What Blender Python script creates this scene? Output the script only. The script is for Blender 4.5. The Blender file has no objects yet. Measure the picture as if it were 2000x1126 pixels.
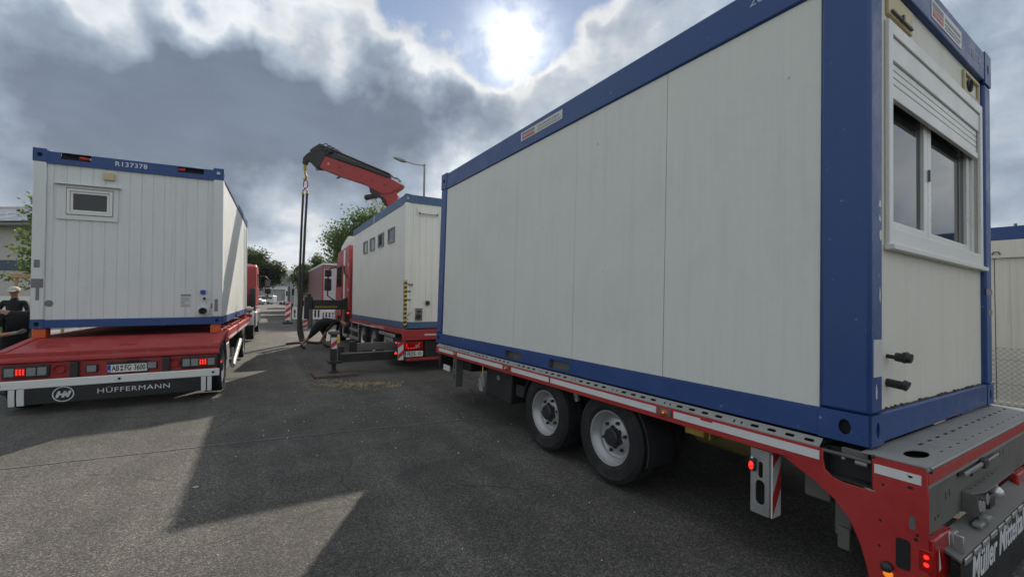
import bpy, bmesh, math, random
from math import sin, cos, pi, radians, sqrt, atan2
from mathutils import Vector, Matrix, Euler
from mathutils.geometry import tessellate_polygon

SC = bpy.context.scene
COL = SC.collection
random.seed(7)
H = 1.64                                   # eye height of the photographer

# ------------------------------------------------------------------ camera
cam_d = bpy.data.cameras.new('camera')
cam = bpy.data.objects.new('camera', cam_d)
COL.objects.link(cam)
SC.camera = cam
cam_d.sensor_fit = 'HORIZONTAL'
cam_d.sensor_width = 36.0
cam_d.lens = 36.0 * 840.7 / 2000.0
cam_d.clip_start = 0.05
cam_d.clip_end = 6000
RC = Matrix.Rotation(radians(1.57), 3, 'X') @ Matrix.Rotation(radians(-0.68), 3, 'Y')
cm = Matrix.Identity(4)
for r_ in range(3):
    cm[r_][0] = RC[r_][0]
    cm[r_][1] = RC[r_][2]
    cm[r_][2] = -RC[r_][1]
cm.translation = (0, 0, H)
cam.matrix_world = cm

# ------------------------------------------------------------------ exposure
SC.view_settings.view_transform = 'Standard'
SC.view_settings.look = 'None'
SC.view_settings.exposure = 0.5
SC.view_settings.gamma = 1.0
SC.view_settings.use_curve_mapping = False
SC.render.engine = 'CYCLES'
SC.cycles.use_denoising = True
SC.cycles.max_bounces = 6
SC.cycles.diffuse_bounces = 3
SC.cycles.glossy_bounces = 3
SC.cycles.transmission_bounces = 4
SC.cycles.volume_bounces = 0
SC.cycles.transparent_max_bounces = 8
SC.cycles.sample_clamp_indirect = 6

# ------------------------------------------------------------------ sun
SUN = Vector((-0.006, 0.855, 0.518)).normalized()
sl = bpy.data.lights.new('sun', 'SUN')
sl.energy = 4.2
sl.angle = radians(0.53)
sl.color = (1.0, 0.91, 0.78)
so = bpy.data.objects.new('sun', sl)
COL.objects.link(so)
so.rotation_euler = SUN.to_track_quat('Z', 'Y').to_euler()
so.location = (0, 0, 60)

# ------------------------------------------------------------------ sky
W = bpy.data.worlds.new('World')
SC.world = W
W.use_nodes = True
NT = W.node_tree
NT.nodes.clear()


def N(nt, typ, **kw):
    n = nt.nodes.new(typ)
    for k, v in kw.items():
        setattr(n, k, v)
    return n


def val(nt, sock, v):
    if hasattr(v, 'is_output') or isinstance(v, bpy.types.NodeSocket):
        nt.links.new(v, sock)
    else:
        sock.default_value = v


def mth(nt, op, a, b=None, c=None, clamp=False):
    n = N(nt, 'ShaderNodeMath', operation=op)
    n.use_clamp = clamp
    val(nt, n.inputs[0], a)
    if b is not None:
        val(nt, n.inputs[1], b)
    if c is not None:
        val(nt, n.inputs[2], c)
    return n.outputs[0]


def vmth(nt, op, a, b=None):
    n = N(nt, 'ShaderNodeVectorMath', operation=op)
    val(nt, n.inputs[0], a)
    if b is not None:
        val(nt, n.inputs[1], b)
    return n.outputs['Value'] if op in ('DOT_PRODUCT', 'LENGTH') else n.outputs[0]


def sstep(nt, x, lo, hi, a=0.0, b=1.0):
    n = N(nt, 'ShaderNodeMapRange', interpolation_type='SMOOTHSTEP')
    val(nt, n.inputs['Value'], x)
    n.inputs['From Min'].default_value = lo
    n.inputs['From Max'].default_value = hi
    n.inputs['To Min'].default_value = a
    n.inputs['To Max'].default_value = b
    return n.outputs[0]


def mixc(nt, f, a, b, blend='MIX'):
    n = N(nt, 'ShaderNodeMix', data_type='RGBA', blend_type=blend)
    val(nt, n.inputs[0], f)
    val(nt, n.inputs[6], a)
    val(nt, n.inputs[7], b)
    return n.outputs[2]


def noise(nt, vec, scale, detail=4, rough=0.5, dist=0.0, dim='3D'):
    n = N(nt, 'ShaderNodeTexNoise', noise_dimensions=dim)
    if vec is not None:
        nt.links.new(vec, n.inputs['Vector'])
    n.inputs['Scale'].default_value = scale
    n.inputs['Detail'].default_value = detail
    n.inputs['Roughness'].default_value = rough
    n.inputs['Distortion'].default_value = dist
    return n.outputs['Fac']


def sky_dir(px, py):
    """direction on the sky dome, from bearing and height angles"""
    v = RC @ Vector(((px - 1000) / 840.7, 1, -(py - 563) / 840.7))
    return v.normalized()


def build_sky():
    nt = NT
    tc = N(nt, 'ShaderNodeTexCoord')
    D = vmth(nt, 'NORMALIZE', tc.outputs['Generated'])
    sep = N(nt, 'ShaderNodeSeparateXYZ')
    nt.links.new(D, sep.inputs[0])
    z = sep.outputs[2]
    zc = mth(nt, 'ADD', mth(nt, 'MAXIMUM', z, 0.0), 0.20)
    cmb = N(nt, 'ShaderNodeCombineXYZ')
    nt.links.new(mth(nt, 'DIVIDE', sep.outputs[0], zc), cmb.inputs[0])
    nt.links.new(mth(nt, 'DIVIDE', sep.outputs[1], zc), cmb.inputs[1])
    cmb.inputs[2].default_value = SKY_SEED
    P = cmb.outputs[0]
    n1 = noise(nt, P, 1.15, 10, 0.58, 0.25)
    n2 = noise(nt, P, 3.4, 9, 0.60, 0.15)
    n3 = noise(nt, D, 13.0, 8, 0.60, 0.1)
    f = mth(nt, 'ADD', mth(nt, 'MULTIPLY', n1, 0.45), mth(nt, 'MULTIPLY', n2, 0.30))
    f = mth(nt, 'ADD', f, mth(nt, 'MULTIPLY', n3, 0.25))
    f = mth(nt, 'MULTIPLY', mth(nt, 'SUBTRACT', f, 0.5), 2.1)
    # warped direction, so the big cloud masses get ragged outlines
    wn = N(nt, 'ShaderNodeTexNoise')
    nt.links.new(D, wn.inputs['Vector'])
    wn.inputs['Scale'].default_value = 4.5
    wn.inputs['Detail'].default_value = 6
    wv = vmth(nt, 'SUBTRACT', wn.outputs['Color'], (0.5, 0.5, 0.5))
    sc_ = N(nt, 'ShaderNodeVectorMath', operation='SCALE')
    nt.links.new(wv, sc_.inputs[0])
    sc_.inputs[3].default_value = 0.42
    DW = vmth(nt, 'NORMALIZE', vmth(nt, 'ADD', D, sc_.outputs[0]))
    dens = mth(nt, 'ADD', f, 0.50)
    for (px, py, r, w) in SKY_BLOBS:
        c = sky_dir(px, py)
        d = vmth(nt, 'DOT_PRODUCT', DW, tuple(c))
        m = sstep(nt, d, cos(radians(r)), cos(radians(r * 0.25)))
        dens = mth(nt, 'ADD', dens, mth(nt, 'MULTIPLY', m, w))
    sund = vmth(nt, 'DOT_PRODUCT', D, tuple(SUN))
    sp = mth(nt, 'MAXIMUM', sund, 0.0)
    g1 = mth(nt, 'POWER', sp, 14.0)
    g2 = mth(nt, 'POWER', sp, 420.0)
    g3 = mth(nt, 'POWER', sp, 5200.0)
    rp = N(nt, 'ShaderNodeValToRGB')
    nt.links.new(dens, rp.inputs[0])
    cr = rp.color_ramp
    k = SKY_GAIN
    stops = [(0.20, (0.45, 0.48, 0.52)), (0.42, (0.51, 0.54, 0.565)), (0.57, (0.325, 0.37, 0.43)), (0.74, (0.195, 0.243, 0.31)), (1.45, (0.085, 0.115, 0.165))]
    cr.elements[0].position, cr.elements[1].position = stops[0][0], stops[-1][0]
    cr.elements[0].color = (*[q * k for q in stops[0][1]], 1)
    cr.elements[1].color = (*[q * k for q in stops[-1][1]], 1)
    for p_, c_ in stops[1:-1]:
        e = cr.elements.new(p_)
        e.color = (*[q * k for q in c_], 1)
    cloud = rp.outputs[0]
    tex = sstep(nt, n2, 0.32, 0.68, 0.86, 1.12)
    cloud = mixc(nt, 1.0, cloud, tex, 'MULTIPLY')
    warm = mixc(nt, g1, (1, 1, 1, 1), (1.08, 1.04, 1.0, 1))
    cloud = mixc(nt, 1.0, cloud, warm, 'MULTIPLY')
    # low clouds fade into a pale band at the horizon
    hz = sstep(nt, z, -0.02, 0.12, 1.0, 0.0)
    cloud = mixc(nt, mth(nt, 'MULTIPLY', hz, 0.55), cloud, (0.40 * k, 0.43 * k, 0.46 * k, 1))
    cover = sstep(nt, dens, 0.02, 0.30)
    cover = mth(nt, 'MAXIMUM', cover, mth(nt, 'MULTIPLY', hz, 0.9))
    nish = N(nt, 'ShaderNodeTexSky', sky_type='NISHITA')
    nish.sun_disc = False
    nish.sun_elevation = math.asin(SUN.z)
    nish.sun_rotation = atan2(SUN.x, SUN.y)
    nish.air_density = 1.0
    nish.dust_density = 0.1
    blue = N(nt, 'ShaderNodeVectorMath', operation='SCALE')
    nt.links.new(nish.outputs[0], blue.inputs[0])
    blue.inputs[3].default_value = 0.075
    col = mixc(nt, cover, blue.outputs[0], cloud)
    # sunlight spilling through the thin cloud round the sun
    thin = sstep(nt, dens, 0.40, 0.85, 1.0, 0.12)
    glow = mth(nt, 'ADD', mth(nt, 'MULTIPLY', mth(nt, 'MULTIPLY', g2, 0.7), sstep(nt, n3, 0.34, 0.62, 0.25, 1.3)), mth(nt, 'MULTIPLY', g3, 7.0))
    glow = mth(nt, 'MULTIPLY', glow, thin)
    gc = N(nt, 'ShaderNodeVectorMath', operation='SCALE')
    gc.inputs[0].default_value = (1.0, 0.97, 0.92)
    nt.links.new(glow, gc.inputs[3])
    col = vmth(nt, 'ADD', col, gc.outputs[0])
    bg = N(nt, 'ShaderNodeBackground')
    nt.links.new(col, bg.inputs[0])
    bg.inputs[1].default_value = 1.0
    out = N(nt, 'ShaderNodeOutputWorld')
    nt.links.new(bg.outputs[0], out.inputs[0])


SKY_SEED = 3.7
SKY_GAIN = 1.12
# where the big cloud masses and gaps stand: bearing and height (as seen from the street), radius in degrees, weight
SKY_BLOBS = [
    (140, 200, 19, 0.42), (60, 170, 8, 0.16), (260, 120, 11, 0.26), (110, 130, 8, 0.12), (330, 245, 18, 0.17), (520, 245, 16, 0.19), (690, 200, 13, 0.10), (860, 200, 11, 0.24), (710, 325, 12, 0.26), (570, 330, 11, 0.14), (60, 230, 10, 0.08),
    (20, 70, 11, -0.62), (890, 5, 10, -0.62), (1075, 0, 8, -0.50), (980, -70, 11, -0.45),
    (330, 0, 15, -0.20), (600, 10, 15, -0.22), (740, 50, 9, -0.10), (470, 90, 7, -0.08), (950, 125, 6, -0.08), (1110, 75, 6, -0.08), (1000, 195, 8, 0.12), (1010, 90, 5, -0.12), (400, 170, 10, 0.08),
    (560, 450, 10, -0.12), (640, 400, 7, -0.08), (700, 215, 5, -0.12), (10, 330, 9, -0.16), (1960, 200, 16, 0.26), (1250, 60, 9, 0.06),
]
build_sky()

# ================================================================== helpers
class MB:
    """collects vertices and faces for one mesh"""

    def __init__(self):
        self.v, self.f, self.m = [], [], []
        self.cur = 0

    def add(self, vs, fs):
        o = len(self.v)
        self.v += [tuple(x) for x in vs]
        self.f += [tuple(i + o for i in f) for f in fs]
        self.m += [self.cur] * len(fs)
        return self

    def box(self, x0, x1, y0, y1, z0, z1, M=None):
        vs = [Vector((x, y, z)) for z in (z0, z1) for y in (y0, y1) for x in (x0, x1)]
        if M is not None:
            vs = [M @ v for v in vs]
        return self.add(vs, [(0, 2, 3, 1), (4, 5, 7, 6), (0, 1, 5, 4), (2, 6, 7, 3), (0, 4, 6, 2), (1, 3, 7, 5)])

    def cyl(self, p0, p1, r0, r1=None, n=14, caps=True):
        p0, p1 = Vector(p0), Vector(p1)
        r1 = r0 if r1 is None else r1
        d = (p1 - p0).normalized()
        a = d.orthogonal().normalized()
        b = d.cross(a)
        vs = []
        for p, r in ((p0, r0), (p1, r1)):
            for i in range(n):
                t = 2 * pi * i / n
                vs.append(p + (a * cos(t) + b * sin(t)) * r)
        fs = [(i, (i + 1) % n, n + (i + 1) % n, n + i) for i in range(n)]
        if caps:
            fs += [tuple(range(n - 1, -1, -1)), tuple(range(n, 2 * n))]
        return self.add(vs, fs)

    def tube(self, pts, r, n=8, caps=True):
        pts = [Vector(p) for p in pts]
        rs = r if isinstance(r, (list, tuple)) else [r] * len(pts)
        vs, fs = [], []
        a = None
        for k, p in enumerate(pts):
            d = (pts[min(k + 1, len(pts) - 1)] - pts[max(k - 1, 0)]).normalized()
            if a is None:
                a = d.orthogonal().normalized()
            a = (a - d * a.dot(d)).normalized()
            b = d.cross(a)
            for i in range(n):
                t = 2 * pi * i / n
                vs.append(p + (a * cos(t) + b * sin(t)) * rs[k])
        for k in range(len(pts) - 1):
            for i in range(n):
                j = (i + 1) % n
                fs.append((k * n + i, k * n + j, (k + 1) * n + j, (k + 1) * n + i))
        if caps:
            fs += [tuple(range(n - 1, -1, -1)), tuple(range((len(pts) - 1) * n, len(pts) * n))]
        return self.add(vs, fs)

    def lathe(self, prof, n=32, axis='X', c=(0, 0, 0)):
        """prof: (position along axis, radius)"""
        c = Vector(c)
        vs, fs = [], []
        for (h, r) in prof:
            for i in range(n):
                t = 2 * pi * i / n
                q = {'X': (h, r * cos(t), r * sin(t)), 'Y': (r * cos(t), h, r * sin(t)), 'Z': (r * cos(t), r * sin(t), h)}[axis]
                vs.append(c + Vector(q))
        for k in range(len(prof) - 1):
            for i in range(n):
                j = (i + 1) % n
                fs.append((k * n + i, k * n + j, (k + 1) * n + j, (k + 1) * n + i))
        return self.add(vs, fs)

    def plate(self, outer, holes, fn, th):
        """flat plate with holes; fn(u, v, w) -> point, w from 0 (back) to th (front)"""
        loops = [list(outer)] + [list(h) for h in holes]
        tris = tessellate_polygon([[Vector((u, v, 0)) for u, v in lp] for lp in loops])
        flat = [p for lp in loops for p in lp]
        n = len(flat)
        vs = [fn(u, v, th) for u, v in flat] + [fn(u, v, 0) for u, v in flat]
        fs = [tuple(t) for t in tris] + [tuple(i + n for i in reversed(t)) for t in tris]
        o = 0
        for lp in loops:
            k = len(lp)
            for i in range(k):
                j = (i + 1) % k
                fs.append((o + i, o + j, n + o + j, n + o + i))
            o += k
        return self.add(vs, fs)

    def prism(self, outer, fn, th):
        return self.plate(outer, [], fn, th)

    def ball(self, c, r, n=10, sx=1, sy=1, sz=1):
        c = Vector(c)
        vs, fs = [], []
        m = max(4, n // 2)
        for k in range(m + 1):
            th = pi * k / m
            for i in range(n):
                t = 2 * pi * i / n
                vs.append(c + Vector((sx * r * sin(th) * cos(t), sy * r * sin(th) * sin(t), sz * r * cos(th))))
        for k in range(m):
            for i in range(n):
                j = (i + 1) % n
                fs.append((k * n + i, (k + 1) * n + i, (k + 1) * n + j, k * n + j))
        return self.add(vs, fs)

    def mesh(self, name, mats, smooth=True, ang=32):
        me = bpy.data.meshes.new(name)
        me.from_pydata(self.v, [], self.f)
        for mt in (mats if isinstance(mats, (list, tuple)) else [mats]):
            me.materials.append(mt)
        if any(self.m):
            me.polygons.foreach_set('material_index', self.m)
        bm = bmesh.new()
        bm.from_mesh(me)
        bmesh.ops.remove_doubles(bm, verts=bm.verts, dist=1e-5)
        bmesh.ops.recalc_face_normals(bm, faces=bm.faces)
        bm.to_mesh(me)
        bm.free()
        if smooth:
            me.polygons.foreach_set('use_smooth', [True] * len(me.polygons))
            me.set_sharp_from_angle(angle=radians(ang))
        return me


def rect(u0, u1, v0, v1):
    return [(u0, v0), (u1, v0), (u1, v1), (u0, v1)]


def ell(cu, cv, a, b, n=16):
    return [(cu + a * cos(2 * pi * i / n), cv + b * sin(2 * pi * i / n)) for i in range(n)]


def rrect(u0, u1, v0, v1, r, n=4):
    o = []
    for cx, cy, a0 in ((u1 - r, v0 + r, -pi / 2), (u1 - r, v1 - r, 0), (u0 + r, v1 - r, pi / 2), (u0 + r, v0 + r, pi)):
        for i in range(n + 1):
            t = a0 + pi / 2 * i / n
            o.append((cx + r * cos(t), cy + r * sin(t)))
    return o


def slot(cu, cv, a, b, n=5):
    """stadium: half length a, half height b, long axis u"""
    return rrect(cu - a, cu + a, cv - b, cv + b, b * 0.99, n)


# plane helpers: build facing directions
def FX(x, s=-1):        # plate in the y,z plane at x; front face towards s
    return lambda u, v, w: (x + s * w, u, v)


def FY(y, s=-1):        # plate in the x,z plane at y
    return lambda u, v, w: (u, y + s * w, v)


def FZ(z, s=1):         # plate in the x,y plane at z
    return lambda u, v, w: (u, v, z + s * w)


OFF = {}


def link(o, parent=None, loc=(0, 0, 0)):
    COL.objects.link(o)
    if parent is not None:
        o.parent = parent
        base = OFF.get(parent.name, 0.0)
        o.location = (loc[0], loc[1], loc[2] + base)
    else:
        o.location = loc
    return o


def part(name, mb, mats, parent=None, loc=(0, 0, 0), bevel=0, seg=2, smooth=True, label=None):
    me = mb if isinstance(mb, bpy.types.Mesh) else mb.mesh(name, mats, smooth)
    o = bpy.data.objects.new(name, me)
    link(o, parent, loc)
    if bevel:
        b = o.modifiers.new('bevel', 'BEVEL')
        b.width = bevel
        b.segments = seg
        b.limit_method = 'ANGLE'
        b.angle_limit = radians(40)
    if label:
        o['label'] = label
    return o


def tag(o, label=None, cat=None, group=None, kind=None):
    if label:
        o['label'] = label
    if cat:
        o['category'] = cat
    if group:
        o['group'] = group
    if kind:
        o['kind'] = kind
    return o


def thing(name, label, cat, M=None, group=None, off=0.0):
    o = bpy.data.objects.new(name, None)
    COL.objects.link(o)
    o.empty_display_size = 0.2
    if M is not None:
        o.matrix_world = M
    tag(o, label, cat, group)
    OFF[o.name] = off
    return o


def copy_tree(o, parent=None):
    c = o.copy()
    COL.objects.link(c)
    if parent is not None:
        c.parent = parent
    if o.name in OFF:
        OFF[c.name] = OFF[o.name]
    for ch in list(o.children):
        copy_tree(ch, c)
    return c


def flat_text(name, s, mat, parent, M, size, th=0.002, bold=0.0, sx=1.0, align='CENTER', shear=0.0, spacing=1.0):
    cu = bpy.data.curves.new(name, 'FONT')
    cu.body = s
    cu.size = size
    cu.extrude = th
    cu.offset = bold
    cu.shear = shear
    cu.space_character = spacing
    cu.align_x = align
    cu.align_y = 'CENTER'
    cu.resolution_u = 3
    t = bpy.data.objects.new(name, cu)
    COL.objects.link(t)
    dg = bpy.context.evaluated_depsgraph_get()
    me = bpy.data.meshes.new_from_object(t.evaluated_get(dg))
    bpy.data.objects.remove(t)
    me.materials.clear()
    me.materials.append(mat)
    me.transform(M @ Matrix.Diagonal((sx, 1, 1, 1)))
    me.name = name
    o = bpy.data.objects.new(name, me)
    link(o, parent)
    return o


def basis(origin, ex, ey):
    """matrix putting text x along ex and text y along ey"""
    ex, ey = Vector(ex).normalized(), Vector(ey).normalized()
    ez = ex.cross(ey)
    M = Matrix.Identity(4)
    for r in range(3):
        M[r][0], M[r][1], M[r][2], M[r][3] = ex[r], ey[r], ez[r], origin[r]
    return M


# ================================================================== materials
MATS = {}


def new_mat(name):
    m = bpy.data.materials.new(name)
    m.use_nodes = True
    nt = m.node_tree
    nt.nodes.clear()
    out = N(nt, 'ShaderNodeOutputMaterial')
    b = N(nt, 'ShaderNodeBsdfPrincipled')
    nt.links.new(b.outputs[0], out.inputs[0])
    MATS[name] = m
    return m, nt, b


def obj_vec(nt, sx=1, sy=1, sz=1):
    tc = N(nt, 'ShaderNodeTexCoord')
    mp = N(nt, 'ShaderNodeMapping')
    mp.inputs['Scale'].default_value = (sx, sy, sz)
    nt.links.new(tc.outputs['Object'], mp.inputs['Vector'])
    return mp.outputs[0]


def bump(nt, b, h, strength=0.3, dist=0.01):
    n = N(nt, 'ShaderNodeBump')
    n.inputs['Strength'].default_value = strength
    n.inputs['Distance'].default_value = dist
    nt.links.new(h, n.inputs['Height'])
    nt.links.new(n.outputs[0], b.inputs['Normal'])


def paint(name, c, rough=0.45, var=0.12, dirt=0.25, dirtc=(0.10, 0.085, 0.065), streak=0.0, metal=0.0, scale=3.0, chips=0.0, chipc=(0.12, 0.07, 0.05), spec=0.5, bumpy=0.0, speck=0.0, wavy=0.0):
    m, nt, b = new_mat(name)
    v = obj_vec(nt)
    n1 = noise(nt, v, scale, 6, 0.6)
    n2 = noise(nt, v, scale * 9, 4, 0.6)
    f = mth(nt, 'ADD', mth(nt, 'MULTIPLY', n1, 0.65), mth(nt, 'MULTIPLY', n2, 0.35))
    k = sstep(nt, f, 0.3, 0.7, 1 - var, 1 + var)
    col = mixc(nt, 1.0, (*c, 1), k, 'MULTIPLY')
    df = sstep(nt, f, 0.46, 0.72)
    col = mixc(nt, mth(nt, 'MULTIPLY', df, dirt), col, (*dirtc, 1))
    if streak:
        vs = obj_vec(nt, 14, 14, 0.55)
        sn = noise(nt, vs, 1.0, 5, 0.6)
        vs2 = obj_vec(nt, 60, 60, 1.3)
        sn2 = noise(nt, vs2, 1.0, 3, 0.5)
        sf = mth(nt, 'ADD', mth(nt, 'MULTIPLY', sstep(nt, sn, 0.48, 0.78), 0.7), mth(nt, 'MULTIPLY', sstep(nt, sn2, 0.45, 0.8), 0.4))
        col = mixc(nt, mth(nt, 'MULTIPLY', sf, streak), col, (*dirtc, 1))
    if chips:
        cn = noise(nt, v, scale * 4, 8, 0.7)
        cf = sstep(nt, cn, 0.66 - chips * 0.05, 0.69 - chips * 0.05)
        col = mixc(nt, mth(nt, 'MULTIPLY', cf, 0.8), col, (*chipc, 1))
    if speck:
        vs3 = obj_vec(nt)
        wn_ = noise(nt, vs3, 2.2, 3, 0.6)
        sv = N(nt, 'ShaderNodeTexVoronoi', feature='F1')
        nt.links.new(vs3, sv.inputs['Vector'])
        sv.inputs['Scale'].default_value = 4.5
        sz = noise(nt, vs3, 30, 2, 0.5)
        sd_ = mth(nt, 'ADD', sv.outputs['Distance'], mth(nt, 'MULTIPLY', sz, 0.10))
        sf_ = mth(nt, 'MULTIPLY', sstep(nt, sd_, 0.075, 0.11, 1, 0), sstep(nt, wn_, 0.42, 0.60))
        col = mixc(nt, mth(nt, 'MULTIPLY', sf_, speck), col, (0.13, 0.12, 0.11, 1))
        bl_ = noise(nt, vs3, 0.8, 7, 0.62, 0.8)
        col = mixc(nt, mth(nt, 'MULTIPLY', sstep(nt, bl_, 0.5, 0.72), speck * 0.16), col, (*dirtc, 1))
    nt.links.new(col, b.inputs['Base Color'])
    rr = sstep(nt, f, 0.3, 0.7, max(0.05, rough - 0.1), min(1, rough + 0.15))
    nt.links.new(rr, b.inputs['Roughness'])
    b.inputs['Metallic'].default_value = metal
    b.inputs['Specular IOR Level'].default_value = spec
    if wavy:
        wv_ = noise(nt, obj_vec(nt, 1.0, 1.0, 0.5), 1.6, 3, 0.5)
        bump(nt, b, wv_, wavy, 0.02)
    if bumpy:
        bump(nt, b, f, bumpy, 0.01)
    return m


def glow_mat(name, c, e, strength):
    m, nt, b = new_mat(name)
    b.inputs['Base Color'].default_value = (*c, 1)
    b.inputs['Roughness'].default_value = 0.15
    b.inputs['Emission Color'].default_value = (*e, 1)
    b.inputs['Emission Strength'].default_value = strength
    return m


def plain(name, c, rough=0.5, metal=0.0, spec=0.5, **kw):
    return paint(name, c, rough, var=0.08, dirt=0.08, metal=metal, spec=spec, **kw)


M_white_r = paint('white_sandwich_panel', (0.64, 0.65, 0.61), 0.5, var=0.05, dirt=0.10, streak=0.16, scale=1.3, dirtc=(0.30, 0.29, 0.26), spec=0.35, speck=0.5, wavy=0.12)
M_cream = paint('cream_panel', (0.67, 0.645, 0.57), 0.5, var=0.04, dirt=0.14, streak=0.28, scale=1.5, dirtc=(0.32, 0.28, 0.20), spec=0.35, speck=0.4)
M_white_l = paint('white_trapezoid_sheet', (0.64, 0.66, 0.65), 0.5, var=0.05, dirt=0.10, streak=0.22, speck=0.4, scale=2.0, dirtc=(0.28, 0.28, 0.26), spec=0.35)
M_white_m = paint('white_coated_sheet', (0.68, 0.68, 0.64), 0.5, var=0.05, dirt=0.10, streak=0.24, speck=0.4, scale=2.0, dirtc=(0.30, 0.28, 0.22), spec=0.35)
M_pvc = paint('white_pvc', (0.68, 0.68, 0.65), 0.35, var=0.03, dirt=0.08, streak=0.08, dirtc=(0.3, 0.29, 0.26))
M_blue = paint('gentian_blue_paint', (0.015, 0.056, 0.200), 0.42, var=0.12, dirt=0.08, streak=0.08, chips=0.3, scale=3.5, chipc=(0.25, 0.27, 0.30), dirtc=(0.075, 0.085, 0.105))
M_blue_m = paint('weathered_blue_paint', (0.045, 0.10, 0.20), 0.5, var=0.12, dirt=0.22, streak=0.2, chips=0.3, chipc=(0.25, 0.25, 0.24), dirtc=(0.14, 0.14, 0.13))
M_red = paint('signal_red_paint', (0.37, 0.022, 0.022), 0.42, var=0.12, dirt=0.18, chips=0.5, chipc=(0.10, 0.03, 0.025), dirtc=(0.10, 0.045, 0.04))
M_red_deck = paint('worn_red_deck_paint', (0.36, 0.030, 0.030), 0.6, var=0.28, dirt=0.6, chips=1.2, chipc=(0.17, 0.12, 0.11), dirtc=(0.15, 0.075, 0.065), scale=2.6, bumpy=0.2)
M_red_m = paint('fire_red_paint', (0.35, 0.030, 0.032), 0.42, var=0.16, dirt=0.35, dirtc=(0.14, 0.05, 0.05), chips=0.4, chipc=(0.08, 0.03, 0.03), streak=0.15)
M_orange = paint('orange_lock_paint', (0.55, 0.09, 0.02), 0.45, var=0.2, dirt=0.3, dirtc=(0.2, 0.05, 0.03))
M_galv = paint('galvanised_steel', (0.27, 0.27, 0.26), 0.5, var=0.22, dirt=0.45, metal=0.35, dirtc=(0.13, 0.12, 0.11), scale=5)
M_galv_dark = paint('grimy_grey_steel', (0.13, 0.125, 0.115), 0.6, var=0.25, dirt=0.5, metal=0.2, dirtc=(0.05, 0.045, 0.04), scale=4)
M_black = paint('black_steel', (0.016, 0.016, 0.017), 0.5, var=0.3, dirt=0.3, dirtc=(0.05, 0.045, 0.04), scale=5)
M_chassis = paint('chassis_black', (0.013, 0.013, 0.014), 0.65, var=0.3, dirt=0.35, dirtc=(0.035, 0.032, 0.03), scale=5)
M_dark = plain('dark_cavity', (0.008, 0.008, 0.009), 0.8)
M_rubber = paint('tyre_rubber', (0.018, 0.018, 0.019), 0.8, var=0.25, dirt=0.65, dirtc=(0.060, 0.055, 0.048), scale=5, spec=0.3)
M_rim = paint('silver_rim', (0.42, 0.42, 0.43), 0.4, var=0.15, dirt=0.35, metal=0.55, dirtc=(0.16, 0.14, 0.12), scale=8)
M_chrome = paint('polished_alloy', (0.62, 0.62, 0.63), 0.25, var=0.1, dirt=0.15, metal=0.5, dirtc=(0.2, 0.19, 0.18), scale=6)
M_alu = paint('aluminium', (0.38, 0.38, 0.38), 0.4, var=0.12, dirt=0.25, metal=0.6, dirtc=(0.18, 0.17, 0.16), scale=5)
M_reflw = paint('white_reflective_tape', (0.62, 0.63, 0.62), 0.35, var=0.08, dirt=0.18, dirtc=(0.3, 0.28, 0.26), scale=7, chips=0.25, chipc=(0.35, 0.1, 0.08))
M_reflr = paint('red_reflective_tape', (0.50, 0.03, 0.025), 0.35, var=0.1, dirt=0.2, dirtc=(0.2, 0.06, 0.05), scale=7)
M_letter = plain('white_lettering', (0.62, 0.63, 0.64), 0.5)
M_letter_b = plain('pale_blue_lettering', (0.42, 0.46, 0.52), 0.5)
M_black_letter = plain('black_lettering', (0.01, 0.01, 0.01), 0.5)
M_skirt = paint('black_plastic_skirt', (0.012, 0.012, 0.013), 0.45, var=0.15, dirt=0.25, dirtc=(0.04, 0.038, 0.036))
M_plate = plain('number_plate_white', (0.66, 0.66, 0.62), 0.35)
M_eu = plain('euro_blue', (0.01, 0.04, 0.30), 0.35)
M_led_red = glow_mat('lit_red_lamp', (0.5, 0.01, 0.01), (1.0, 0.035, 0.02), 0.75)
M_led_amber = glow_mat('lit_amber_lamp', (0.6, 0.15, 0.01), (1.0, 0.30, 0.02), 0.45)
M_lens_red = plain('red_lens', (0.32, 0.008, 0.008), 0.12)
M_lens_amber = plain('amber_lens', (0.40, 0.09, 0.008), 0.15)
M_lens_clear = plain('smoky_lens', (0.22, 0.24, 0.24), 0.12)
M_sticker = plain('white_sticker', (0.55, 0.55, 0.54), 0.4)
M_sticker_r = plain('red_print', (0.42, 0.06, 0.05), 0.45)
M_sticker_g = plain('grey_print', (0.20, 0.20, 0.21), 0.5)
M_tape = paint('grey_duct_tape', (0.16, 0.165, 0.17), 0.45, var=0.15, dirt=0.2, scale=12)
M_yellow = paint('yellow_paint', (0.55, 0.42, 0.04), 0.45, var=0.1, dirt=0.2)
M_brass = paint('worn_yellow_steel', (0.42, 0.30, 0.06), 0.4, var=0.2, dirt=0.3, metal=0.3)
M_wood = paint('raw_timber', (0.40, 0.26, 0.14), 0.75, var=0.2, dirt=0.2, dirtc=(0.2, 0.13, 0.08), scale=6)
M_board = paint('dirty_outrigger_board', (0.085, 0.06, 0.05), 0.8, var=0.3, dirt=0.4, dirtc=(0.05, 0.04, 0.035), scale=5)
M_mudflap = plain('mudflap_rubber', (0.012, 0.012, 0.013), 0.7)
M_olive = paint('olive_yellow_tank', (0.12, 0.10, 0.03), 0.5, var=0.3, dirt=0.3)
M_rope = paint('dark_webbing', (0.035, 0.032, 0.028), 0.85, var=0.3, dirt=0.3)
M_shirt = paint('black_cotton', (0.012, 0.012, 0.014), 0.9, var=0.3, dirt=0.0)
M_skin = paint('skin', (0.36, 0.19, 0.125), 0.55, var=0.08, dirt=0.05, dirtc=(0.3, 0.12, 0.08))
M_hair = plain('dark_hair', (0.03, 0.02, 0.014), 0.7)
M_cap = plain('light_cap', (0.45, 0.42, 0.36), 0.8)
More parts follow.
